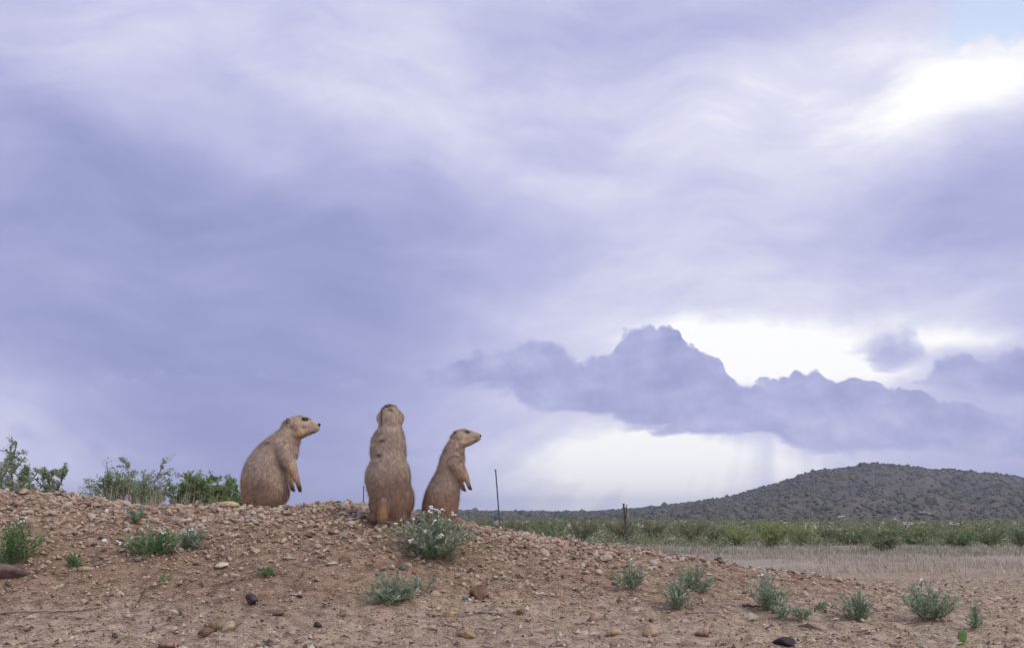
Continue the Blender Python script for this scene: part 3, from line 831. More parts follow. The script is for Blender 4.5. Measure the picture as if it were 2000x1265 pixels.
# ------------------------------------------------------------------ shrubs
bark = mat_plain('shrub_bark', (0.16, 0.125, 0.10), 0.9, 0.15, 0.4, 40, 0.4)
def shrub(name, px, py_base, Y, w, h, label, mat, seed, branches=9, twigs=7, leaves=16, leaf=0.03, lw=0.3, group=None, upright=0.6, cat='shrub', low=0.34):
    """woody stems from one root; leaves clustered along fine twigs"""
    rr = np.random.default_rng(seed)
    m = metre_per_px(Y)
    base = at(px, py_base, Y)
    gz = float(ground_z(base[0], Y))
    base[2] = gz
    top_z = at(px, py_base - h, Y)[2]
    H, W2 = (top_z - gz) * 1.06, w * m / 2 * 1.05
    root = tag(empty(name, tuple(base)), label, cat, group)
    paths, radii, B, Dv, Sd, L, Wd = [], [], [], [], [], [], []
    vis = min(1.0, h * m / H)
    for k in range(branches):
        a = 2 * math.pi * (k + rr.uniform(-0.4, 0.4)) / branches
        reach = rr.uniform(0.35, 1.0)
        tip = np.array([math.cos(a) * W2 * reach, math.sin(a) * W2 * reach, H * rr.uniform(0.72, 1.0) * (1 - 0.22 * reach ** 2)])
        ctrl = np.array([tip[0] * 0.35, tip[1] * 0.35, tip[2] * upright]) + rr.normal(0, 0.06 * W2, 3)
        u = np.linspace(0, 1, 7)[:, None]
        path = 2 * ctrl * u * (1 - u) + tip * u * u
        path[1:-1] += rr.normal(0, 0.025 * H, (5, 3))
        path[0] = (0, 0, -0.03)
        paths.append(path); radii.append((0.012 * H + 0.004, 0.0025 * H + 0.0008))
        for j in range(twigs):
            uu = rr.uniform(0.0, 1.0) ** 0.7 * (1 - low) + low
            f = min(uu * 6, 5.999); i0 = int(f); fr = f - i0
            pt = path[i0] * (1 - fr) + path[i0 + 1] * fr
            dv = rr.normal(0, 1, 3) + np.array([0, 0, 0.5]) + 0.6 * (path[i0 + 1] - path[i0]) / (np.linalg.norm(path[i0 + 1] - path[i0]) + 1e-6)
            dv /= np.linalg.norm(dv)
            tl = min(H, W2 * 1.3) * rr.uniform(0.12, 0.34)
            p1 = pt + dv * tl * 0.5 + rr.normal(0, 0.05 * tl, 3); p2 = pt + dv * tl + np.array([0, 0, -0.06 * tl])
            paths.append(np.array([pt, p1, p2])); radii.append((0.0022 * H + 0.0008, 0.0006 + 0.0006 * H))
            nl = int(leaves * rr.uniform(0.6, 1.4))
            uu = rr.uniform(0.1, 1.08, nl)[:, None]
            pts = np.where(uu < 0.5, pt + (p1 - pt) * uu * 2, p1 + (p2 - p1) * (uu - 0.5) * 2) + rr.normal(0, 0.07 * tl, (nl, 3))
            B.append(pts); Dv.append(rr.normal(0, 1, (nl, 3)) + dv * 0.7 + np.array([0, 0, 0.35])); Sd.append(rr.normal(0, 1, (nl, 3)))
            ll = leaf * rr.uniform(0.6, 1.3, nl)
            L.append(ll); Wd.append(ll * lw)
    V, F = sticks(paths, radii)
    obj('trunk', mesh_np('trunk', V, F, bark), root)
    V, F = leaf_batch(np.concatenate(B), np.concatenate(Dv), np.concatenate(Sd), np.concatenate(L), np.concatenate(Wd))
    obj('crown', mesh_np('crown', V, F, mat), root)
    return root
mesq = leaf_mat('mesquite_leaf', (0.22, 0.29, 0.16), (0.34, 0.42, 0.24), (0.48, 0.54, 0.34))
bright = leaf_mat('bright_leaf', (0.17, 0.25, 0.09), (0.28, 0.38, 0.15), (0.41, 0.50, 0.24))
yellowg = leaf_mat('yellow_green_leaf', (0.23, 0.29, 0.10), (0.36, 0.43, 0.17), (0.48, 0.54, 0.25))
olive = leaf_mat('olive_leaf', (0.15, 0.175, 0.09), (0.25, 0.28, 0.14), (0.36, 0.38, 0.20))
G1 = 'shrubs behind the mound on the left'
shrub('mesquite_tree', -45, 985, 9.0, 215, 138, 'open mesquite with spreading branches cut by the left edge', mesq, 1, 14, 15, 36, 0.032, 0.3, G1, 0.5, 'tree')
shrub('desert_shrub', 26, 985, 9.5, 92, 76, 'low dark green shrub under the mesquite at the left edge', mesq, 2, 15, 14, 42, 0.03, 0.32, G1)
shrub('desert_shrub', 100, 985, 10.5, 78, 80, 'small dark shrub with visible stems right of the mesquite', mesq, 3, 10, 14, 38, 0.032, 0.32, G1, 0.75)
shrub('desert_shrub', 248, 995, 11.0, 172, 90, 'wide grey green shrub in the middle of the left group', mesq, 4, 26, 15, 40, 0.032, 0.32, G1)
shrub('desert_shrub', 388, 1000, 11.5, 112, 78, 'bright green dense shrub left of the seated animal', bright, 5, 28, 16, 50, 0.034, 0.3, G1)
shrub('desert_shrub', 446, 1000, 11.8, 80, 60, 'lower bright green shrub partly hidden by the seated animal', bright, 6, 20, 15, 50, 0.034, 0.3, G1)
shrub('desert_shrub', 684, 1002, 14.0, 44, 16, 'tiny shrub tip peeping over the crest between two animals', mesq, 7, 7, 6, 16, 0.036, 0.3, G1)
midgreen = leaf_mat('muted_green_leaf', (0.14, 0.20, 0.09), (0.24, 0.32, 0.145), (0.36, 0.43, 0.22))
G2 = 'shrubs along the far edge of the dry grass'
for args in [
    (932, 1034, 46, 84, 22, 'olive shrub just right of the small animal, behind the crest', olive),
    (1012, 1036, 44, 78, 20, 'low olive shrub behind the tall leaning rod', olive),
    (1072, 1038, 42, 92, 25, 'green shrub left of a dark olive one at mid distance', midgreen),
    (1138, 1043, 40, 104, 30, 'dark olive shrub left of the forked stake', olive),
    (1216, 1048, 41, 66, 28, 'olive shrub directly behind the forked stake', olive),
    (1278, 1048, 40, 84, 26, 'olive shrub just right of the forked stake', olive),
    (1350, 1050, 39, 86, 30, 'dark green shrub halfway between stake and bright shrubs', olive),
    (1398, 1052, 38, 50, 20, 'small green shrub left of the bright yellow green ones', midgreen),
    (1440, 1060, 35, 100, 34, 'yellow green shrub, leftmost of the bright row', yellowg),
    (1508, 1066, 31, 84, 44, 'tallest yellow green shrub with a dark foot', yellowg),
    (1562, 1060, 34, 96, 38, 'broad yellow green shrub right of the tallest one', yellowg),
    (1618, 1054, 38, 40, 20, 'small dark green shrub ending the bright row', olive),
    (1668, 1062, 34, 120, 30, 'green shrub under the slanting white rock, left side', midgreen),
    (1730, 1078, 26, 58, 28, 'single darker shrub standing forward in the dry grass', olive),
    (1722, 1062, 35, 70, 24, 'green shrub behind the single forward shrub', midgreen),
    (1786, 1062, 35, 136, 32, 'wide green shrub right of the forward shrub', midgreen),
    (1872, 1070, 30, 84, 34, 'deep green shrub third from the right edge', midgreen),
    (1936, 1064, 33, 124, 40, 'green shrub second from the right edge', midgreen),
    (1998, 1066, 31, 70, 50, 'taller bluish green shrub cut by the right edge', mesq)]:
    px, py, Y, w, h, label, mt = args
    shrub('desert_shrub', px, py, Y, w, h, label, mt, int(px), 16, 11, 15, 0.07, 0.36, G2, 0.4, low=0.02)
# scrub on the plain: a mass of low bushes further off
r = np.random.default_rng(17)
B, Dv, Sd, L, Wd = [], [], [], [], []
for k in range(1500):
    D = 33 + 190 * r.uniform() ** 1.7
    x = r.uniform(-0.42, 0.54) * D
    hb, wb = r.uniform(0.15, 0.5) * min(1.4, D / 45), r.uniform(0.4, 1.5)
    nl = 38
    q = r.normal(0, 1, (nl, 3)); q /= np.linalg.norm(q, axis=1, keepdims=True)
    q = q * r.uniform(0.5, 1, (nl, 1)) * np.array([wb / 1.6, wb / 1.6, hb * 0.6]) + np.array([x, D, hb * 0.45])
    q[:, 2] += float(ground_z(x, D, False))
    B.append(q); Dv.append(r.normal(0, 1, (nl, 3))); Sd.append(r.normal(0, 1, (nl, 3)))
    lf = min(1.0, D / 90)
    L.append(r.uniform(0.18, 0.42, nl) * lf); Wd.append(r.uniform(0.10, 0.21, nl) * lf)
V, F = leaf_batch(np.concatenate(B), np.concatenate(Dv), np.concatenate(Sd), np.concatenate(L), np.concatenate(Wd))
tag(obj('undergrowth', mesh_np('undergrowth', V, F, olive)), 'belt of olive scrub far out on the plain', 'scrub', None, 'stuff')

# ------------------------------------------------------------------ dry grass
def grass(name, X, Y, H, label, mat, seed, blades=9, spread=0.05, width=0.004, lean=0.45):
    rr = np.random.default_rng(seed)
    k = len(X)
    X, Y, H = np.repeat(X, blades), np.repeat(Y, blades), np.repeat(H, blades)
    nn = len(X)
    bx, by = X + rr.normal(0, spread, nn), Y + rr.normal(0, spread, nn)
    base = np.stack([bx, by, ground_z(bx, by) - 0.01], -1)
    a = rr.uniform(0, 6.283, nn); ln = np.abs(rr.normal(0, lean, nn))
    h = H * rr.uniform(0.45, 1.1, nn)
    dirv = np.stack([np.cos(a) * ln, np.sin(a) * ln, np.ones(nn)], -1)
    mid = base + dirv * h[:, None] * 0.55
    tip = mid + (dirv + np.stack([np.cos(a) * ln, np.sin(a) * ln, -0.5 * ln], -1)) * h[:, None] * 0.45
    sd = np.stack([-np.sin(a + rr.normal(0, 0.8, nn)), np.cos(a), np.zeros(nn)], -1) * (width * (1 + 0.03 * Y))[:, None] / 2
    sd[:, 0] = np.where(np.abs(sd[:, 0]) < width * 0.25, width * 0.4, sd[:, 0])
    V = np.stack([base - sd, base + sd, mid - sd * 0.8, mid + sd * 0.8, tip], 1)
    F = np.array([[0, 1, 3], [0, 3, 2], [2, 3, 4]])[None] + (np.arange(nn) * 5)[:, None, None]
    return tag(obj(name, mesh_np(name, V.reshape(-1, 3), F.reshape(-1, 3), mat)), label, 'grass', None, 'stuff')
straw = mat_island('dry_straw', [(0.0, (0.34, 0.28, 0.21)), (0.35, (0.49, 0.41, 0.31)), (0.7, (0.60, 0.515, 0.40)), (0.9, (0.68, 0.61, 0.49)), (1.0, (0.24, 0.25, 0.15))], 0.9, 0.15, 20, 0.2, 0, 0.2)
greenish = mat_island('greenish_grass', [(0.0, (0.17, 0.20, 0.12)), (0.5, (0.26, 0.28, 0.19)), (1.0, (0.36, 0.34, 0.27))], 0.9, 0.15, 20, 0.2, 0, 0.2)
r = np.random.default_rng(23)
k = 19000
Y = 5.2 + 27 * r.uniform(0, 1, k) ** 1.5
X = r.uniform(-0.5, 0.56, k) * Y
near_edge = 6.4 + 2.6 * np.clip((0.36 - X / Y) / 0.3, 0, 1.3) + 2.4 * fbm(X * 0.8, Y * 0.8, 3, 2)
grow = np.clip((Y - near_edge) / 9.0, 0, 1)
dn = (0.06 + grow) * (0.05 + 0.95 * smooth01((fbm(X * 1.1, Y * 0.7, 3, 6) + 0.22) / 0.4)) * (Y > near_edge - 0.6)
ok = r.uniform(0, 1, k) < dn
X, Y, grow = X[ok], Y[ok], grow[ok]
hgt = r.uniform(0.5, 1.2, len(X)) * (0.028 + 0.09 * grow) * np.clip(1 + 1.6 * fbm(X * 0.8, Y * 0.8, 3, 12), 0.25, 2) * np.where((X / Y > 0.36) & (Y < 14), 1.35, 1.0)
grass('dry_grass', X, Y, hgt, 'pale dry grass covering the flat beyond the mound', straw, 5, 9, 0.06, 0.004, 0.75)
k = 5200
Y = r.uniform(20, 44, k)
X = r.uniform(-0.45, 0.56, k) * Y
grass('short_grass', X, Y, r.uniform(0.07, 0.16, k), 'greyish green short grass in front of the far shrubs', greenish, 6, 7, 0.12, 0.007)
k = 2000
Y = r.uniform(6.2, 9.0, k)
X = (r.uniform(-0.42, -0.27, k)) * Y + r.normal(0, 0.1, k)
grass('tall_dry_grass', X, Y, r.uniform(0.30, 0.56, k) * (1 + 0.2 * fbm(X, Y, 2, 3)), 'grey bleached grass behind the left crest among the shrubs', straw, 7, 11, 0.05, 0.004)
k = 160
Y = r.uniform(5.6, 8.6, k); X = r.uniform(0.12, 0.5, k) * Y
grass('grass_stubble', X, Y, r.uniform(0.02, 0.06, k), 'sparse dry stubble on the bare soil at the right', straw, 8, 6, 0.02, 0.003, 0.8)

# ------------------------------------------------------------------ fence posts
steel = mat_plain('weathered_steel', (0.10, 0.095, 0.10), 0.7, 0.4, 0.4, 30, 0.2)
wood = mat_plain('grey_wood', (0.13, 0.10, 0.085), 0.9, 0.2, 0.4, 30, 0.3)
def post(px_top, py_top, px_bot, py_bot, Y, rad, label, mat, sides=6):
    a, b = at(px_bot, py_bot, Y), at(px_top, py_top, Y)
    gz = float(ground_z(a[0], Y))
    dv = (b - a) / (b - a)[2]
    foot = a + dv * (gz - 0.15 - a[2])
    root = tag(empty('fence_post', (foot[0], foot[1], gz)), label, 'fence post', 'fence posts')
    org = np.array([foot[0], foot[1], gz])
    V, F = sticks([[foot - org, (foot + b) / 2 - org, b - org]], [(rad, rad * 0.9)], sides)
    obj('post_shaft', mesh_np('post_shaft', V, F, mat), root)
    V, F = sticks([[b - org, b - org + dv * 0.02]], [(rad * 1.35, rad * 1.2)], sides)
    cap = np.array([[*range(0, 2 * sides, 2)][::-1]]), np.array([[*range(1, 2 * sides, 2)]])
    obj('post_tip', mesh_np('post_tip', V, [F, cap[0], cap[1]], mat), root)
    return root, org, b
post(968, 918, 977, 1034, 27.0, 0.019, 'tall thin rod leaning slightly left of the middle', steel)
post(710, 950, 710, 996, 27.0, 0.016, 'thin dark rod standing left of the tallest animal', steel)
rt, org, b = post(1218, 984, 1224, 1053, 37.0, 0.036, 'dark forked stake with a second thin rod on the plain', wood)
a2, b2 = at(1223, 1012, 36.95), at(1223.5, 985, 36.95)
V, F = sticks([[a2 - org, b2 - org]], [(0.02, 0.018)], 5)
obj('thin_rod', mesh_np('thin_rod', V, F, steel), rt)
a2, b2 = at(1222, 1050, 36.9), at(1222, 1016, 36.9)
V, F = sticks([[a2 - org, (a2 + b2) / 2 + np.array([0.02, 0, 0]) - org, b2 - org]], [(0.06, 0.05)], 6)
obj('wooden_stake', mesh_np('wooden_stake', V, F, wood), rt)
a2, b2 = at(1225.5, 1008, 36.9), at(1227, 999, 36.9)
V, F = sticks([[a2 - org, b2 - org]], [(0.05, 0.035)], 6)
obj('faded_marker', mesh_np('faded_marker', V, F, mat_plain('faded_orange', (0.36, 0.25, 0.19), 0.8, 0.2, 0.2, 20, 0)), rt)
# ------------------------------------------------------------------ prairie dogs
def loft(st, nring=18, dense=4):
    """stations (x, z, y, a, b): centre, half width across the path in the x-z plane, half depth; returns a closed tube"""
    st = np.array(st, float)
    k = len(st)
    u = np.linspace(0, k - 1, (k - 1) * dense + 1)
    i = np.clip(u.astype(int), 0, k - 2); f = (u - i)[:, None]
    p0, p1, p2, p3 = st[np.clip(i - 1, 0, k - 1)], st[i], st[i + 1], st[np.clip(i + 2, 0, k - 1)]
    s = 0.5 * (2 * p1 + (p2 - p0) * f + (2 * p0 - 5 * p1 + 4 * p2 - p3) * f ** 2 + (3 * p1 - p0 - 3 * p2 + p3) * f ** 3)
    c = s[:, [0, 2, 1]]                                       # x, y, z
    tan = np.gradient(c, axis=0); tan /= np.linalg.norm(tan, axis=1, keepdims=True)
    # round the ends
    def cap(j, sgn):
        out = []
        for q in (0.35, 0.62, 0.83, 0.96):
            out.append((c[j] + sgn * tan[j] * q * min(s[j, 3], s[j, 4]) * 0.85, tan[j], s[j, 3] * math.sqrt(1 - q * q), s[j, 4] * math.sqrt(1 - q * q)))
        return out
    rows = cap(0, -1)[::-1] + [(c[j], tan[j], s[j, 3], s[j, 4]) for j in range(len(c))] + cap(-1, 1)
    ang = np.linspace(0, 2 * math.pi, nring, endpoint=False)
    V = []
    for cc, tt, a, b in rows:
        e2 = np.array([0, 1.0, 0]) - tt[1] * tt
        if np.linalg.norm(e2) < 0.2: e2 = np.array([0, 0, 1.0]) - tt[2] * tt
        e2 /= np.linalg.norm(e2)
        e1 = np.cross(tt, e2)
        V.append(cc + a * np.cos(ang)[:, None] * e1 + b * np.sin(ang)[:, None] * e2)
    m = len(rows)
    V = np.concatenate(V)
    F = []
    for j in range(m - 1):
        for q in range(nring):
            F.append((j * nring + q, j * nring + (q + 1) % nring, (j + 1) * nring + (q + 1) % nring, (j + 1) * nring + q))
    tris = [(q + 1, q, len(V)) if False else (0, q + 1, q) for q in range(1, nring - 1)] + [((m - 1) * nring, (m - 1) * nring + q, (m - 1) * nring + q + 1) for q in range(1, nring - 1)]
    return V, F + tris
def limb(pts):
    """(x, z, y, r) stations of a round limb"""
    return loft([(x, z, y, q, q) for x, z, y, q in pts], 12, 3)
def ell(x, z, y, rx, rz, ry, tilt=0.0):
    v = ICO2[0] * np.array([rx, ry, rz])
    ct, st_ = math.cos(tilt), math.sin(tilt)
    v = np.stack([v[:, 0] * ct - v[:, 2] * st_, v[:, 1], v[:, 0] * st_ + v[:, 2] * ct], -1)
    return v + np.array([x, y, z]), [tuple(f) for f in ICO2[1]]

fur_mat = bpy.data.materials.new('prairie_dog_fur')
n, p, out = principled(fur_mat, 0.95, 0.08)
at_ = n.new('ShaderNodeAttribute'); at_.attribute_name = 'pelage'
pos = n.new('ShaderNodeTexCoord').outputs['Object']
col = n.mix(1.0, at_.outputs['Color'], n.ramp(n.noise(pos, 190.0, 3.0, 0.65), [(0.3, (0.76, 0.74, 0.73)), (0.7, (1.36, 1.36, 1.36))]), 'MULTIPLY')
n.put(p.inputs['Base Color'], col)
strand_mat = bpy.data.materials.new('fur_strands')
n, p, out = principled(strand_mat, 0.9, 0.1)
at_ = n.new('ShaderNodeAttribute'); at_.attribute_name = 'pelage'
rnd = n.new('ShaderNodeNewGeometry').outputs['Random Per Island']
n.put(p.inputs['Base Color'], n.mix(1.0, at_.outputs['Color'], n.ramp(rnd, [(0.0, (0.84, 0.82, 0.80)), (0.5, (1.14, 1.14, 1.14)), (0.85, (1.28, 1.28, 1.28)), (1.0, (1.5, 1.5, 1.5))]), 'MULTIPLY'))
eye_mat = mat_plain('dark_eye', (0.006, 0.005, 0.004), 0.25, 0.25, 0.0, 50, 0)
nose_mat = mat_plain('dark_nose', (0.03, 0.022, 0.02), 0.5, 0.4, 0.1, 50, 0)
claw_mat = mat_plain('claw', (0.03, 0.022, 0.018), 0.5, 0.4, 0.1, 50, 0)
ear_mat = mat_plain('ear_skin', (0.13, 0.085, 0.06), 0.9, 0.1, 0.3, 200, 0)
lid_mat = mat_plain('eye_rim', (0.50, 0.40, 0.28), 0.9, 0.1, 0.2, 200, 0)

def prairie_dog(label, origin, unit, pieces, colour, flow, eyes, nose, ears, claws, extra=(), voxel=0.003, yaw=0.0, strands=56000, seed=0):
    """origin: world point of the base; unit: metres for one drawing unit. Drawing axes: x to the side, z up, y away."""
    root = tag(empty('prairie_dog', tuple(origin), yaw), label, 'prairie dog')
    V, F, off = [], [], 0
    for v, f in pieces:
        V.append(v); F += [tuple(i + off for i in q) for q in f]; off += len(v)
    V = np.concatenate(V) * unit
    me = bpy.data.meshes.new('rough')
    me.from_pydata(V.tolist(), [], F)
    tmp = bpy.data.objects.new('rough', me)
    C.objects.link(tmp)
    md = tmp.modifiers.new('remesh', 'REMESH'); md.mode = 'VOXEL'; md.voxel_size = voxel
    ms = tmp.modifiers.new('smooth', 'SMOOTH'); ms.factor = 0.5; ms.iterations = 7
    bpy.context.view_layer.update()
    ev = tmp.evaluated_get(bpy.context.evaluated_depsgraph_get())
    body_me = bpy.data.meshes.new_from_object(ev)
    bpy.data.objects.remove(tmp)
    body_me.name = 'body'
    body_me.materials.clear(); body_me.materials.append(fur_mat)
    nv = len(body_me.vertices)
    co = np.empty(nv * 3, np.float32); body_me.vertices.foreach_get('co', co); co = co.reshape(-1, 3)
    nr = np.empty(nv * 3, np.float32); body_me.vertices.foreach_get('normal', nr); nr = nr.reshape(-1, 3)
    # gentle lumps of muscle and loose skin
    lum = fbm(co[:, 0] * 34 + co[:, 1] * 21, co[:, 2] * 34, 3, 40 + seed)
    co = co + nr * (lum * 0.0016)[:, None]
    body_me.vertices.foreach_set('co', co.ravel())
    body_me.polygons.foreach_set('use_smooth', np.ones(len(body_me.polygons), bool))
    pc = colour(co / unit)
    ca = body_me.color_attributes.new('pelage', 'FLOAT_COLOR', 'POINT')
    ca.data.foreach_set('color', np.concatenate([pc, np.ones((nv, 1))], 1).astype(np.float32).ravel())
    body = obj('body', body_me, root)
    # fur
    rr = np.random.default_rng(60 + seed)
    body_me.calc_loop_triangles()
    tri = np.empty(len(body_me.loop_triangles) * 3, np.int32); body_me.loop_triangles.foreach_get('vertices', tri); tri = tri.reshape(-1, 3)
    a, b, c = co[tri[:, 0]], co[tri[:, 1]], co[tri[:, 2]]
    area = np.linalg.norm(np.cross(b - a, c - a), axis=1)
    pick = rr.choice(len(tri), strands, p=area / area.sum())
    w1, w2 = rr.uniform(0, 1, strands), rr.uniform(0, 1, strands)
    fl = w1 + w2 > 1; w1[fl], w2[fl] = 1 - w1[fl], 1 - w2[fl]
    pt = a[pick] + (b - a)[pick] * w1[:, None] + (c - a)[pick] * w2[:, None]
    nm = nr[tri[pick, 0]]
    d, ln = flow(pt / unit)
    d = d - np.sum(d * nm, 1, keepdims=True) * nm
    d = d / (np.linalg.norm(d, axis=1, keepdims=True) + 1e-6)
    dv = d + nm * rr.uniform(0.12, 0.62, strands)[:, None] + rr.normal(0, 0.18, (strands, 3))
    dv /= np.linalg.norm(dv, axis=1, keepdims=True)
    sd = np.cross(dv, nm); sd /= np.linalg.norm(sd, axis=1, keepdims=True) + 1e-6
    ll = (ln * rr.uniform(0.6, 1.25, strands))[:, None]
    guard = rr.uniform(0, 1, strands) < 0.22
    dv[guard] = dv[guard] + nm[guard] * 0.45; dv /= np.linalg.norm(dv, axis=1, keepdims=True)
    ll[guard] *= 1.25
    wd = 0.0007
    tipv = pt + dv * ll
    SV = np.stack([pt - sd * wd - nm * 0.0004, pt + sd * wd - nm * 0.0004, tipv], 1).reshape(-1, 3)
    sme = mesh_np('fur', SV, np.arange(strands * 3).reshape(-1, 3), strand_mat, False)
    cc = np.repeat(colour(pt / unit), 3, 0)
    ca = sme.color_attributes.new('pelage', 'FLOAT_COLOR', 'POINT')
    ca.data.foreach_set('color', np.concatenate([cc, np.ones((len(cc), 1))], 1).astype(np.float32).ravel())
    # shade the strands like the skin they lie on
    sme.polygons.foreach_set('use_smooth', np.ones(strands, bool))
    mixn = nm * 1.0 + rr.normal(0, 0.18, (strands, 3)); mixn /= np.linalg.norm(mixn, axis=1, keepdims=True)
    sme.normals_split_custom_set_from_vertices(np.repeat(mixn, 3, 0).tolist())
    obj('fur', sme, root)
    def snap(x, z, y, sink=0.0):
        """the nearest point of the body, seen from the side given by y"""
        want = np.array([x, y, z]) * unit
        side = np.sign(y) if y else -1
        dd = np.linalg.norm((co - want) * np.array([1, 0.25, 1]), axis=1)
        k = np.argmin(dd)
        return co[k] - nr[k] * sink, nr[k]
    for x, z, y, q in eyes:
        pp, nn_ = snap(x, z, y, 0.0018)
        lid = obj('eye', mesh_np('eye', ICO2[0] * np.array([q * 1.45, q * 0.6, q * 0.95]) * unit, ICO2[1], eye_mat, True), root, tuple(pp), (0, 0.15, 0))
        lid.rotation_euler = Vector(nn_).to_track_quat('-Y' if nn_[1] < 0 else 'Y', 'Z').to_euler()
    if nose:
        x, z, y, q = nose
        obj('nose', mesh_np('nose', rock_shape(ICO1, np.random.default_rng(2), 0.1, 0) * q * unit * np.array([0.8, 1.0, 0.75]), ICO1[1], nose_mat, True), root, (x * unit, y * unit, z * unit))
    for x, z, y, q in ears:
        pp, nn_ = snap(x, z, y, 0.001)
        th = np.linspace(0, math.pi, 9)
        ring = np.stack([np.cos(th) * q * 0.55, np.zeros(9), np.sin(th) * q], -1)
        v = np.concatenate([ring, ring * 0.75 + np.array([0, -q * 0.16, 0]), ring + np.array([0, q * 0.15, 0])]) * unit
        i = np.arange(8)
        f = np.concatenate([np.stack([i, i + 1, i + 10, i + 9], -1), np.stack([i + 1, i, i + 18, i + 19], -1)])
        o = obj('ear', mesh_np('ear', v, f, ear_mat, True), root, tuple(pp + nn_ * 0.001))
        o.rotation_euler = (0, -0.5, 0.35 if y < 0 else math.pi - 0.35)
    for cl in claws:
        paths, radii = [], []
        for (x0, z0, y0, x1, z1, y1) in cl:
            pa, pb = np.array([x0, y0, z0]) * unit, np.array([x1, y1, z1]) * unit
            paths.append([pa, (pa + pb) / 2 + np.array([0.0004, 0, 0.0004]), pb]); radii.append((0.0017, 0.0004))
        v, f = sticks(paths, radii, 5)
        obj('claws', mesh_np('claws', v, f, claw_mat), root)
    for nm_, x, z, y, rx, rz, mt in extra:
        pp, nn_ = snap(x, z, y, 0.0)
        o = obj(nm_, mesh_np(nm_, rock_shape(ICO1, np.random.default_rng(int(x)), 0.3, 0) * np.array([rx, 4, rz]) * unit, ICO1[1], mt, True), root, tuple(pp))
        o.rotation_euler = Vector(nn_).to_track_quat('-Y', 'Z').to_euler()
    return root
def paint(base_top, base_low, z0, z1, blobs, seed):
    """coat colours: grey tan above, rufous below, patches (one a painted lit rim) given as (x, z, rx, rz, colour, strength[, side])"""
    def f(q):
        x, y, z = q[:, 0], q[:, 1], q[:, 2]
        wob = 40 * fbm(x / 90, z / 90 + y / 140, 3, seed)
        u = smooth01((z + wob - z0) / (z1 - z0))[:, None]
        c = np.array(base_low) * (1 - u) + np.array(base_top) * u
        for bl in blobs:
            bx, bz, rx, rz, col, s = bl[:6]
            d = ((x + wob * 0.4 - bx) / rx) ** 2 + ((z + wob * 0.4 - bz) / rz) ** 2
            if len(bl) > 6: d = d + ((y - bl[6]) / bl[7]) ** 2
            w = (s * np.exp(-d))[:, None]
            c = c * (1 - w) + np.array(col) * w
        return np.clip(c * (1 + 0.18 * fbm(x / 30 + y / 40, z / 30, 2, seed + 7)[:, None] + 0.30 * fbm(x / 9 + y / 11, z / 13 - y / 17, 2, seed + 9)[:, None]), 0.004, 1)
    return f
GREY, RUF, DARK, TAN, PALE, PAW, CHOC = (0.60, 0.485, 0.375), (0.55, 0.385, 0.255), (0.27, 0.18, 0.13), (0.62, 0.42, 0.22), (0.72, 0.60, 0.47), (0.085, 0.05, 0.04), (0.10, 0.065, 0.045)

# --- left animal: sits side on, leaning forward, facing right (drawing unit: 1/5.752 px; x0 = 430, z0 = 1215 down)
X0, Z0 = 430.0, 1215.0
def pt1(L): return [(x - X0, Z0 - z, *rest_) for x, z, *rest_ in L]
pieces = [loft(pt1([(400, 1190, 0, 195, 180), (395, 1100, 0, 214, 200), (391, 980, 0, 250, 225), (392, 860, 0, 266, 232), (405, 740, 0, 248, 222), (440, 632, 0, 216, 200), (503, 530, 0, 182, 172), (575, 440, 0, 152, 142), (640, 362, 0, 132, 118), (688, 300, 0, 120, 108)])),
          loft(pt1([(628, 250, 0, 78, 74), (690, 238, 0, 108, 108), (765, 246, 0, 130, 126), (835, 250, 0, 117, 106), (893, 252, 0, 92, 78), (936, 252, 0, 72, 56), (962, 250, 0, 56, 42)])),
          ell(662 - X0, Z0 - 500, 0, 100, 165, 118, 0.12), ell(700 - X0, Z0 - 400, 0, 85, 90, 95),
          limb(pt1([(610, 500, -105, 95), (672, 610, -125, 82), (724, 715, -128, 60), (762, 805, -124, 42), (790, 875, -118, 28), (803, 912, -116, 25), (812, 938, -116, 25)])),
          limb(pt1([(600, 560, 100, 90), (650, 700, 115, 62), (668, 810, 112, 40), (678, 880, 108, 26), (688, 925, 106, 24)])),
          ell(470 - X0, Z0 - 985, -165, 175, 180, 100), ell(470 - X0, Z0 - 985, 165, 175, 180, 100),
          limb(pt1([(500, 1190, -150, 60), (600, 1205, -150, 50), (680, 1212, -150, 38)])), limb(pt1([(500, 1190, 150, 60), (600, 1205, 150, 50), (680, 1212, 150, 38)])),
          limb(pt1([(260, 1140, 40, 60), (190, 1190, 80, 42), (130, 1215, 120, 34)])),
          ell(770 - X0, Z0 - 310, -80, 80, 70, 56), ell(770 - X0, Z0 - 310, 80, 80, 70, 56)]
cl1, cl2 = [], []
for k, (dx_, dz_, dy_) in enumerate([(-22, 25, -14), (-6, 36, -6), (8, 38, 4), (18, 28, 12)]):
    pieces.append(limb(pt1([(812, 935, -116 + dy_, 13), (816 + dx_ * 0.6, 935 + dz_ * 0.8, -116 + dy_ * 1.4, 10), (818 + dx_ * 0.7, 940 + dz_, -116 + dy_ * 1.5, 8)])))
    pieces.append(limb(pt1([(688, 925, 106 + dy_, 13), (696 + dx_ * 0.6, 925 + dz_ * 0.8, 106 + dy_ * 1.4, 10), (700 + dx_ * 0.7, 930 + dz_, 106 + dy_ * 1.5, 8)])))
    cl1.append((818 + dx_ * .7 - X0, Z0 - 938 - dz_, -116 + dy_ * 1.5, 824 + dx_ * .8 - X0, Z0 - 960 - dz_, -118 + dy_ * 1.6))
    cl2.append((700 + dx_ * .7 - X0, Z0 - 928 - dz_, 106 + dy_ * 1.5, 707 + dx_ * .8 - X0, Z0 - 952 - dz_, 104 + dy_ * 1.6))
def patch1(L): return [(x - X0, Z0 - z, *rest_) for x, z, *rest_ in L]
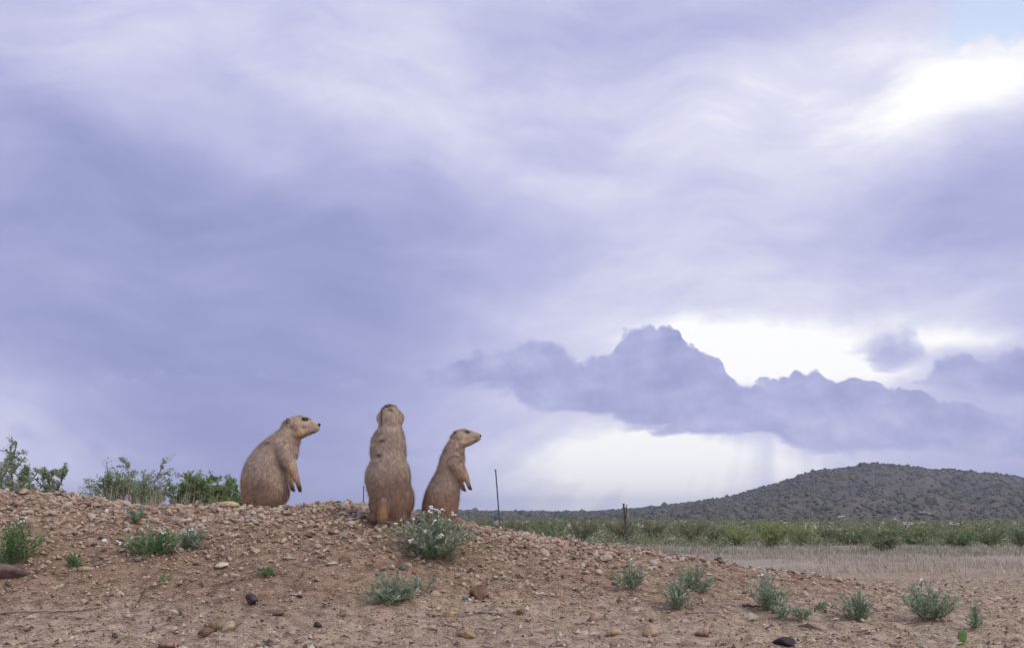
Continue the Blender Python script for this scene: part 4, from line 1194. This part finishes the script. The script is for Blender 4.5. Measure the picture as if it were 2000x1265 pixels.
colour1 = paint(GREY, RUF, 150, 520, patch1([(420, 930, 160, 120, DARK, 0.75), (190, 1000, 90, 220, (0.50, 0.33, 0.20), 0.6), (560, 1060, 90, 90, (0.44, 0.31, 0.23), 0.5), (800, 250, 190, 130, (0.60, 0.46, 0.31), 0.75), (740, 140, 130, 34, (0.36, 0.26, 0.19), 0.6), (930, 245, 50, 40, (0.40, 0.32, 0.25), 0.7), (690, 290, 20, 60, (0.34, 0.25, 0.18), 0.5), (850, 138, 46, 9, PALE, 0.6), (640, 215, 16, 14, PALE, 0.7), (925, 305, 50, 22, PALE, 0.7), (945, 322, 60, 9, CHOC, 0.8),
        (760, 330, 60, 40, TAN, 0.7), (640, 200, 30, 36, CHOC, 0.35), (725, 190, 30, 40, DARK, 0.35), (755, 290, 22, 18, CHOC, 0.8), (832, 262, 20, 20, CHOC, 0.75), (715, 262, 24, 22, CHOC, 0.7), (690, 320, 18, 26, PALE, 0.7), (830, 215, 40, 18, PALE, 0.5),
        (845, 165, 56, 32, CHOC, 0.85), (690, 600, 60, 80, GREY, 0.3), (735, 780, 70, 110, TAN, 0.85), (812, 955, 58, 78, PAW, 0.98), (700, 950, 45, 72, PAW, 0.97), (640, 720, 40, 130, PALE, 0.45), (440, 430, 70, 20, DARK, 0.6), (270, 650, 14, 12, PALE, 0.8), (278, 632, 12, 10, CHOC, 0.8)]), 71)  # pale strip behind the near arm: light along the chest put into the coat
def flow1(q):
    x, z = q[:, 0] + X0, Z0 - q[:, 2]
    head = smooth01((x - 600) / 80) * smooth01((430 - z) / 80)
    d = np.stack([-0.9 * head - 0.25 * (1 - head), np.zeros(len(q)), -0.35 * head - 0.95 * (1 - head)], -1)
    ln = 0.0115 * (1 - 0.62 * head)
    arm = smooth01((x - 655) / 40) * smooth01((z - 560) / 80)
    return d, ln * (1 - 0.6 * arm)
Y1 = 3.90
o1 = at(525, 995, Y1)
u1 = metre_per_px(Y1) / 5.752
o1[2] = float(ground_z(o1[0], Y1, False))
top1 = at(525, 790 + 1215 / 5.752, Y1)
prairie_dog('plump prairie dog seated side-on at the left, leaning forward and facing right', (at(450 + X0 / 5.752, 900, Y1)[0], Y1, top1[2]), u1, pieces, colour1, flow1,
            [(845 - X0, Z0 - 168, -90, 28), (845 - X0, Z0 - 168, 90, 25)], (984 - X0, Z0 - 230, 0, 29), [(668 - X0, Z0 - 208, -95, 54), (668 - X0, Z0 - 208, 95, 54)], [cl1, cl2], seed=1)

# --- middle animal: stands upright with its back to us, head raised (1/4.867 px)
X0, Z0 = 390.0, 1195.0
pieces = [loft(pt1([(395, 1165, 0, 160, 150), (400, 1100, 0, 182, 175), (400, 1000, 0, 188, 188), (386, 900, 0, 200, 188), (372, 800, 0, 213, 182), (373, 700, 4, 196, 165), (368, 620, 12, 158, 140), (367, 530, 22, 145, 126), (375, 440, 30, 148, 120), (378, 365, 34, 130, 108), (380, 310, 36, 112, 100)])),
          loft(pt1([(380, 330, 38, 100, 92), (379, 265, 40, 112, 108), (376, 205, 50, 110, 114), (373, 172, 58, 94, 100)])),
          loft(pt1([(372, 200, 60, 80, 80), (340, 178, 140, 60, 60), (318, 165, 205, 44, 44), (306, 160, 235, 30, 30)])),
          ell(298 - X0, Z0 - 222, 66, 52, 66, 62, 0.15), ell(468 - X0, Z0 - 225, 60, 36, 60, 60, -0.1),
          limb(pt1([(310, 345, 34, 52), (268, 425, 25, 60), (246, 510, 10, 50), (234, 575, 30, 36), (262, 600, 110, 30), (300, 610, 190, 22), (320, 640, 215, 18)])),
          limb(pt1([(434, 345, 34, 50), (464, 418, 25, 58), (486, 505, 10, 45), (499, 578, 30, 34), (484, 600, 110, 30), (450, 610, 190, 22), (430, 640, 215, 18)])),
          ell(535 - X0, Z0 - 1000, 10, 82, 155, 150), ell(285 - X0, Z0 - 1020, 10, 82, 150, 150),
          limb(pt1([(255, 1150, 0, 58), (245, 1180, 60, 44), (235, 1185, 150, 34)])), limb(pt1([(505, 1130, 0, 70), (515, 1175, 60, 46), (525, 1185, 150, 34)])),
          ell(275 - X0, Z0 - 1165, -60, 60, 34, 80), ell(500 - X0, Z0 - 1160, -40, 66, 36, 80),
          loft(pt1([(356, 1000, -165, 26, 26), (354, 1050, -196, 40, 34), (352, 1110, -212, 50, 36), (352, 1160, -222, 48, 32), (356, 1192, -226, 34, 22)]))]
colour2 = paint(GREY, (0.42, 0.28, 0.195), 180, 560, patch1([(372, 500, 130, 160, (0.60, 0.46, 0.36), 0.5), (470, 880, 130, 130, DARK, 0.45), (260, 1060, 60, 90, (0.48, 0.33, 0.20), 0.5), (268, 220, 30, 90, PALE, 0.95), (302, 215, 12, 95, CHOC, 0.8), (335, 110, 70, 20, CHOC, 0.85), (388, 152, 26, 13, CHOC, 0.95), (478, 160, 14, 16, CHOC, 0.6),
        (450, 115, 40, 20, TAN, 0.5), (345, 1010, 30, 45, RUF, 0.6), (350, 1130, 60, 75, (0.58, 0.37, 0.14), 0.85, -215, 60), (350, 1040, 26, 36, (0.20, 0.10, 0.06), 0.6, -190, 60), (440, 1110, 26, 60, DARK, 0.5), (290, 1140, 40, 40, DARK, 0.4), (318, 420, 38, 10, PALE, 0.7), (324, 440, 28, 15, CHOC, 0.98), (365, 452, 26, 6, DARK, 0.7, -100, 90), (300, 556, 38, 11, PALE, 0.7), (297, 580, 28, 17, CHOC, 0.98),
        (213, 540, 26, 60, DARK, 0.3), (535, 540, 26, 60, DARK, 0.3)]), 91)
def flow2(q):
    x, z = q[:, 0] + X0, Z0 - q[:, 2]
    d = np.stack([0.002 * (x - 380), -0.1 * np.ones(len(q)), -np.ones(len(q))], -1)
    return d, np.where(z < 330, 0.0065, 0.0115)
Y2 = hit(760, 1018)[1]
u2 = metre_per_px(Y2) / 4.867
prairie_dog('tall prairie dog standing upright with its back turned and nose raised', (at(680 + X0 / 4.867, 1000, Y2)[0], Y2, at(760, 770 + 1195 / 4.867, Y2)[2]), u2, pieces, colour2, flow2,
            [(318 - X0, Z0 - 150, 150, 22), (400 - X0, Z0 - 150, 170, 22)], (308 - X0, Z0 - 138, 250, 20), [(300 - X0, Z0 - 178, 20, 17), (470 - X0, Z0 - 172, 20, 17)], [],
            extra=[('fur_tuft', 322, 438, 0, 0, 0, ear_mat)][:0], seed=2)

# --- right animal: stands side on, facing right (1/6.027 px)
X0, Z0 = 290.0, 1205.0
pieces = [loft(pt1([(285, 1180, 0, 165, 150), (287, 1100, 0, 194, 178), (306, 985, 0, 206, 186), (328, 872, 0, 196, 176), (362, 762, 0, 174, 160), (400, 655, 0, 156, 150), (425, 555, 0, 148, 142), (434, 462, 0, 137, 128), (450, 378, 0, 114, 106), (486, 300, 0, 104, 98)])),
          loft(pt1([(460, 225, 0, 58, 56), (505, 205, 0, 88, 88), (560, 214, 0, 110, 102), (620, 216, 0, 100, 88), (676, 209, 0, 78, 64), (720, 204, 0, 60, 47), (744, 200, 0, 47, 35)])),
          ell(500 - X0, Z0 - 450, 0, 80, 120, 105, 0.1), ell(520 - X0, Z0 - 350, 0, 62, 70, 75),
          limb(pt1([(462, 500, -90, 88), (520, 585, -112, 76), (572, 650, -115, 60), (612, 705, -112, 40), (632, 750, -110, 25), (644, 785, -110, 23)])),
          limb(pt1([(470, 540, 90, 80), (520, 640, 105, 56), (540, 715, 105, 32), (552, 762, 102, 22), (566, 795, 100, 20)])),
          ell(340 - X0, Z0 - 1050, -110, 140, 160, 85), ell(340 - X0, Z0 - 1050, 110, 140, 160, 85),
          limb(pt1([(390, 1170, -110, 60), (450, 1195, -115, 46), (540, 1205, -118, 34)])), limb(pt1([(390, 1170, 110, 60), (450, 1195, 115, 46), (540, 1205, 118, 34)])),
          limb(pt1([(170, 1130, 20, 55), (110, 1180, 40, 40), (50, 1205, 60, 32)])),
          ell(560 - X0, Z0 - 270, -66, 60, 50, 42), ell(560 - X0, Z0 - 270, 66, 60, 50, 42)]
cl1, cl2 = [], []
for k, (dx_, dz_, dy_) in enumerate([(-26, 16, -14), (-8, 30, -6), (10, 32, 4), (22, 24, 12)]):
    pieces.append(limb(pt1([(644, 782, -110 + dy_, 13), (650 + dx_ * 0.6, 782 + dz_ * 0.8, -110 + dy_ * 1.4, 10), (653 + dx_ * 0.7, 788 + dz_, -110 + dy_ * 1.5, 8)])))
    pieces.append(limb(pt1([(566, 792, 100 + dy_, 12), (574 + dx_ * 0.5, 792 + dz_ * 0.8, 100 + dy_ * 1.4, 10), (578 + dx_ * 0.6, 798 + dz_, 100 + dy_ * 1.5, 8)])))
    cl1.append((653 + dx_ * .7 - X0, Z0 - 786 - dz_, -110 + dy_ * 1.5, 660 + dx_ * .8 - X0, Z0 - 808 - dz_, -112 + dy_ * 1.6))
    cl2.append((578 + dx_ * .6 - X0, Z0 - 796 - dz_, 100 + dy_ * 1.5, 586 + dx_ * .7 - X0, Z0 - 820 - dz_, 98 + dy_ * 1.6))
colour3 = paint((0.62, 0.475, 0.37), (0.49, 0.33, 0.225), 200, 520, patch1([(600, 220, 160, 110, (0.63, 0.49, 0.34), 0.75), (540, 120, 100, 26, (0.40, 0.29, 0.21), 0.6), (720, 202, 40, 34, (0.40, 0.31, 0.24), 0.7), (625, 118, 40, 8, PALE, 0.6), (690, 255, 70, 22, PALE, 0.7), (735, 258, 40, 9, CHOC, 0.8), (560, 330, 40, 40, PALE, 0.5), (470, 280, 14, 34, CHOC, 0.6), (500, 345, 30, 14, CHOC, 0.6), (540, 405, 12, 30, CHOC, 0.6), (486, 322, 10, 10, PALE, 0.8),
        (622, 142, 46, 24, CHOC, 0.8), (480, 155, 18, 24, CHOC, 0.5), (470, 580, 60, 70, (0.48, 0.32, 0.215), 0.6), (580, 640, 80, 70, TAN, 0.75), (652, 805, 46, 58, PAW, 0.98), (575, 805, 38, 62, PAW, 0.97), (240, 980, 80, 80, DARK, 0.45), (400, 1010, 80, 80, (0.40, 0.215, 0.135), 0.5),
        (340, 600, 8, 60, DARK, 0.5), (345, 740, 8, 40, DARK, 0.4), (305, 430, 14, 50, CHOC, 0.4), (500, 720, 26, 110, (0.66, 0.50, 0.38), 0.5)]), 121)
def flow3(q):
    x, z = q[:, 0] + X0, Z0 - q[:, 2]
    head = smooth01((x - 440) / 70) * smooth01((370 - z) / 70)
    d = np.stack([-0.9 * head - 0.3 * (1 - head), np.zeros(len(q)), -0.35 * head - 0.95 * (1 - head)], -1)
    arm = smooth01((x - 535) / 40) * smooth01((z - 560) / 60)
    return d, 0.0105 * (1 - 0.6 * head) * (1 - 0.6 * arm)
Y3 = 3.52
u3 = metre_per_px(Y3) / 6.027
prairie_dog('slim prairie dog standing side-on behind the flowering plant, facing right', (at(810 + X0 / 6.027, 1000, Y3)[0], Y3, at(858, 820 + 1205 / 6.027, Y3)[2]), u3, pieces, colour3, flow3,
            [(622 - X0, Z0 - 145, -75, 21), (622 - X0, Z0 - 145, 75, 21)], (763 - X0, Z0 - 190, 0, 23), [(482 - X0, Z0 - 165, -80, 34), (482 - X0, Z0 - 165, 80, 34)], [cl1, cl2], seed=3)

# ------------------------------------------------------------------ hazy air
def box_mesh(name, lo, hi):
    v = [(x, y, z) for x in (lo[0], hi[0]) for y in (lo[1], hi[1]) for z in (lo[2], hi[2])]
    f = [(0, 1, 3, 2), (4, 6, 7, 5), (0, 4, 5, 1), (2, 3, 7, 6), (0, 2, 6, 4), (1, 5, 7, 3)]
    return mesh_np(name, np.array(v, float), np.array(f))
haze = obj('haze', box_mesh('haze', (-2650, -2650, -6.0), (2650, 2650, 36.0)))
tag(haze, 'thin bluish haze over the plain', 'haze', None, 'stuff')
zm = bpy.data.materials.new('thin_haze')
zm.use_nodes = True
zt = zm.node_tree
zt.nodes.clear()
pv = zt.nodes.new('ShaderNodeVolumePrincipled')
pv.inputs['Color'].default_value = (0.74, 0.82, 1.0, 1)
pv.inputs['Density'].default_value = 0.0004
zo = zt.nodes.new('ShaderNodeOutputMaterial')
zt.links.new(pv.outputs[0], zo.inputs['Volume'])
haze.data.materials.append(zm)
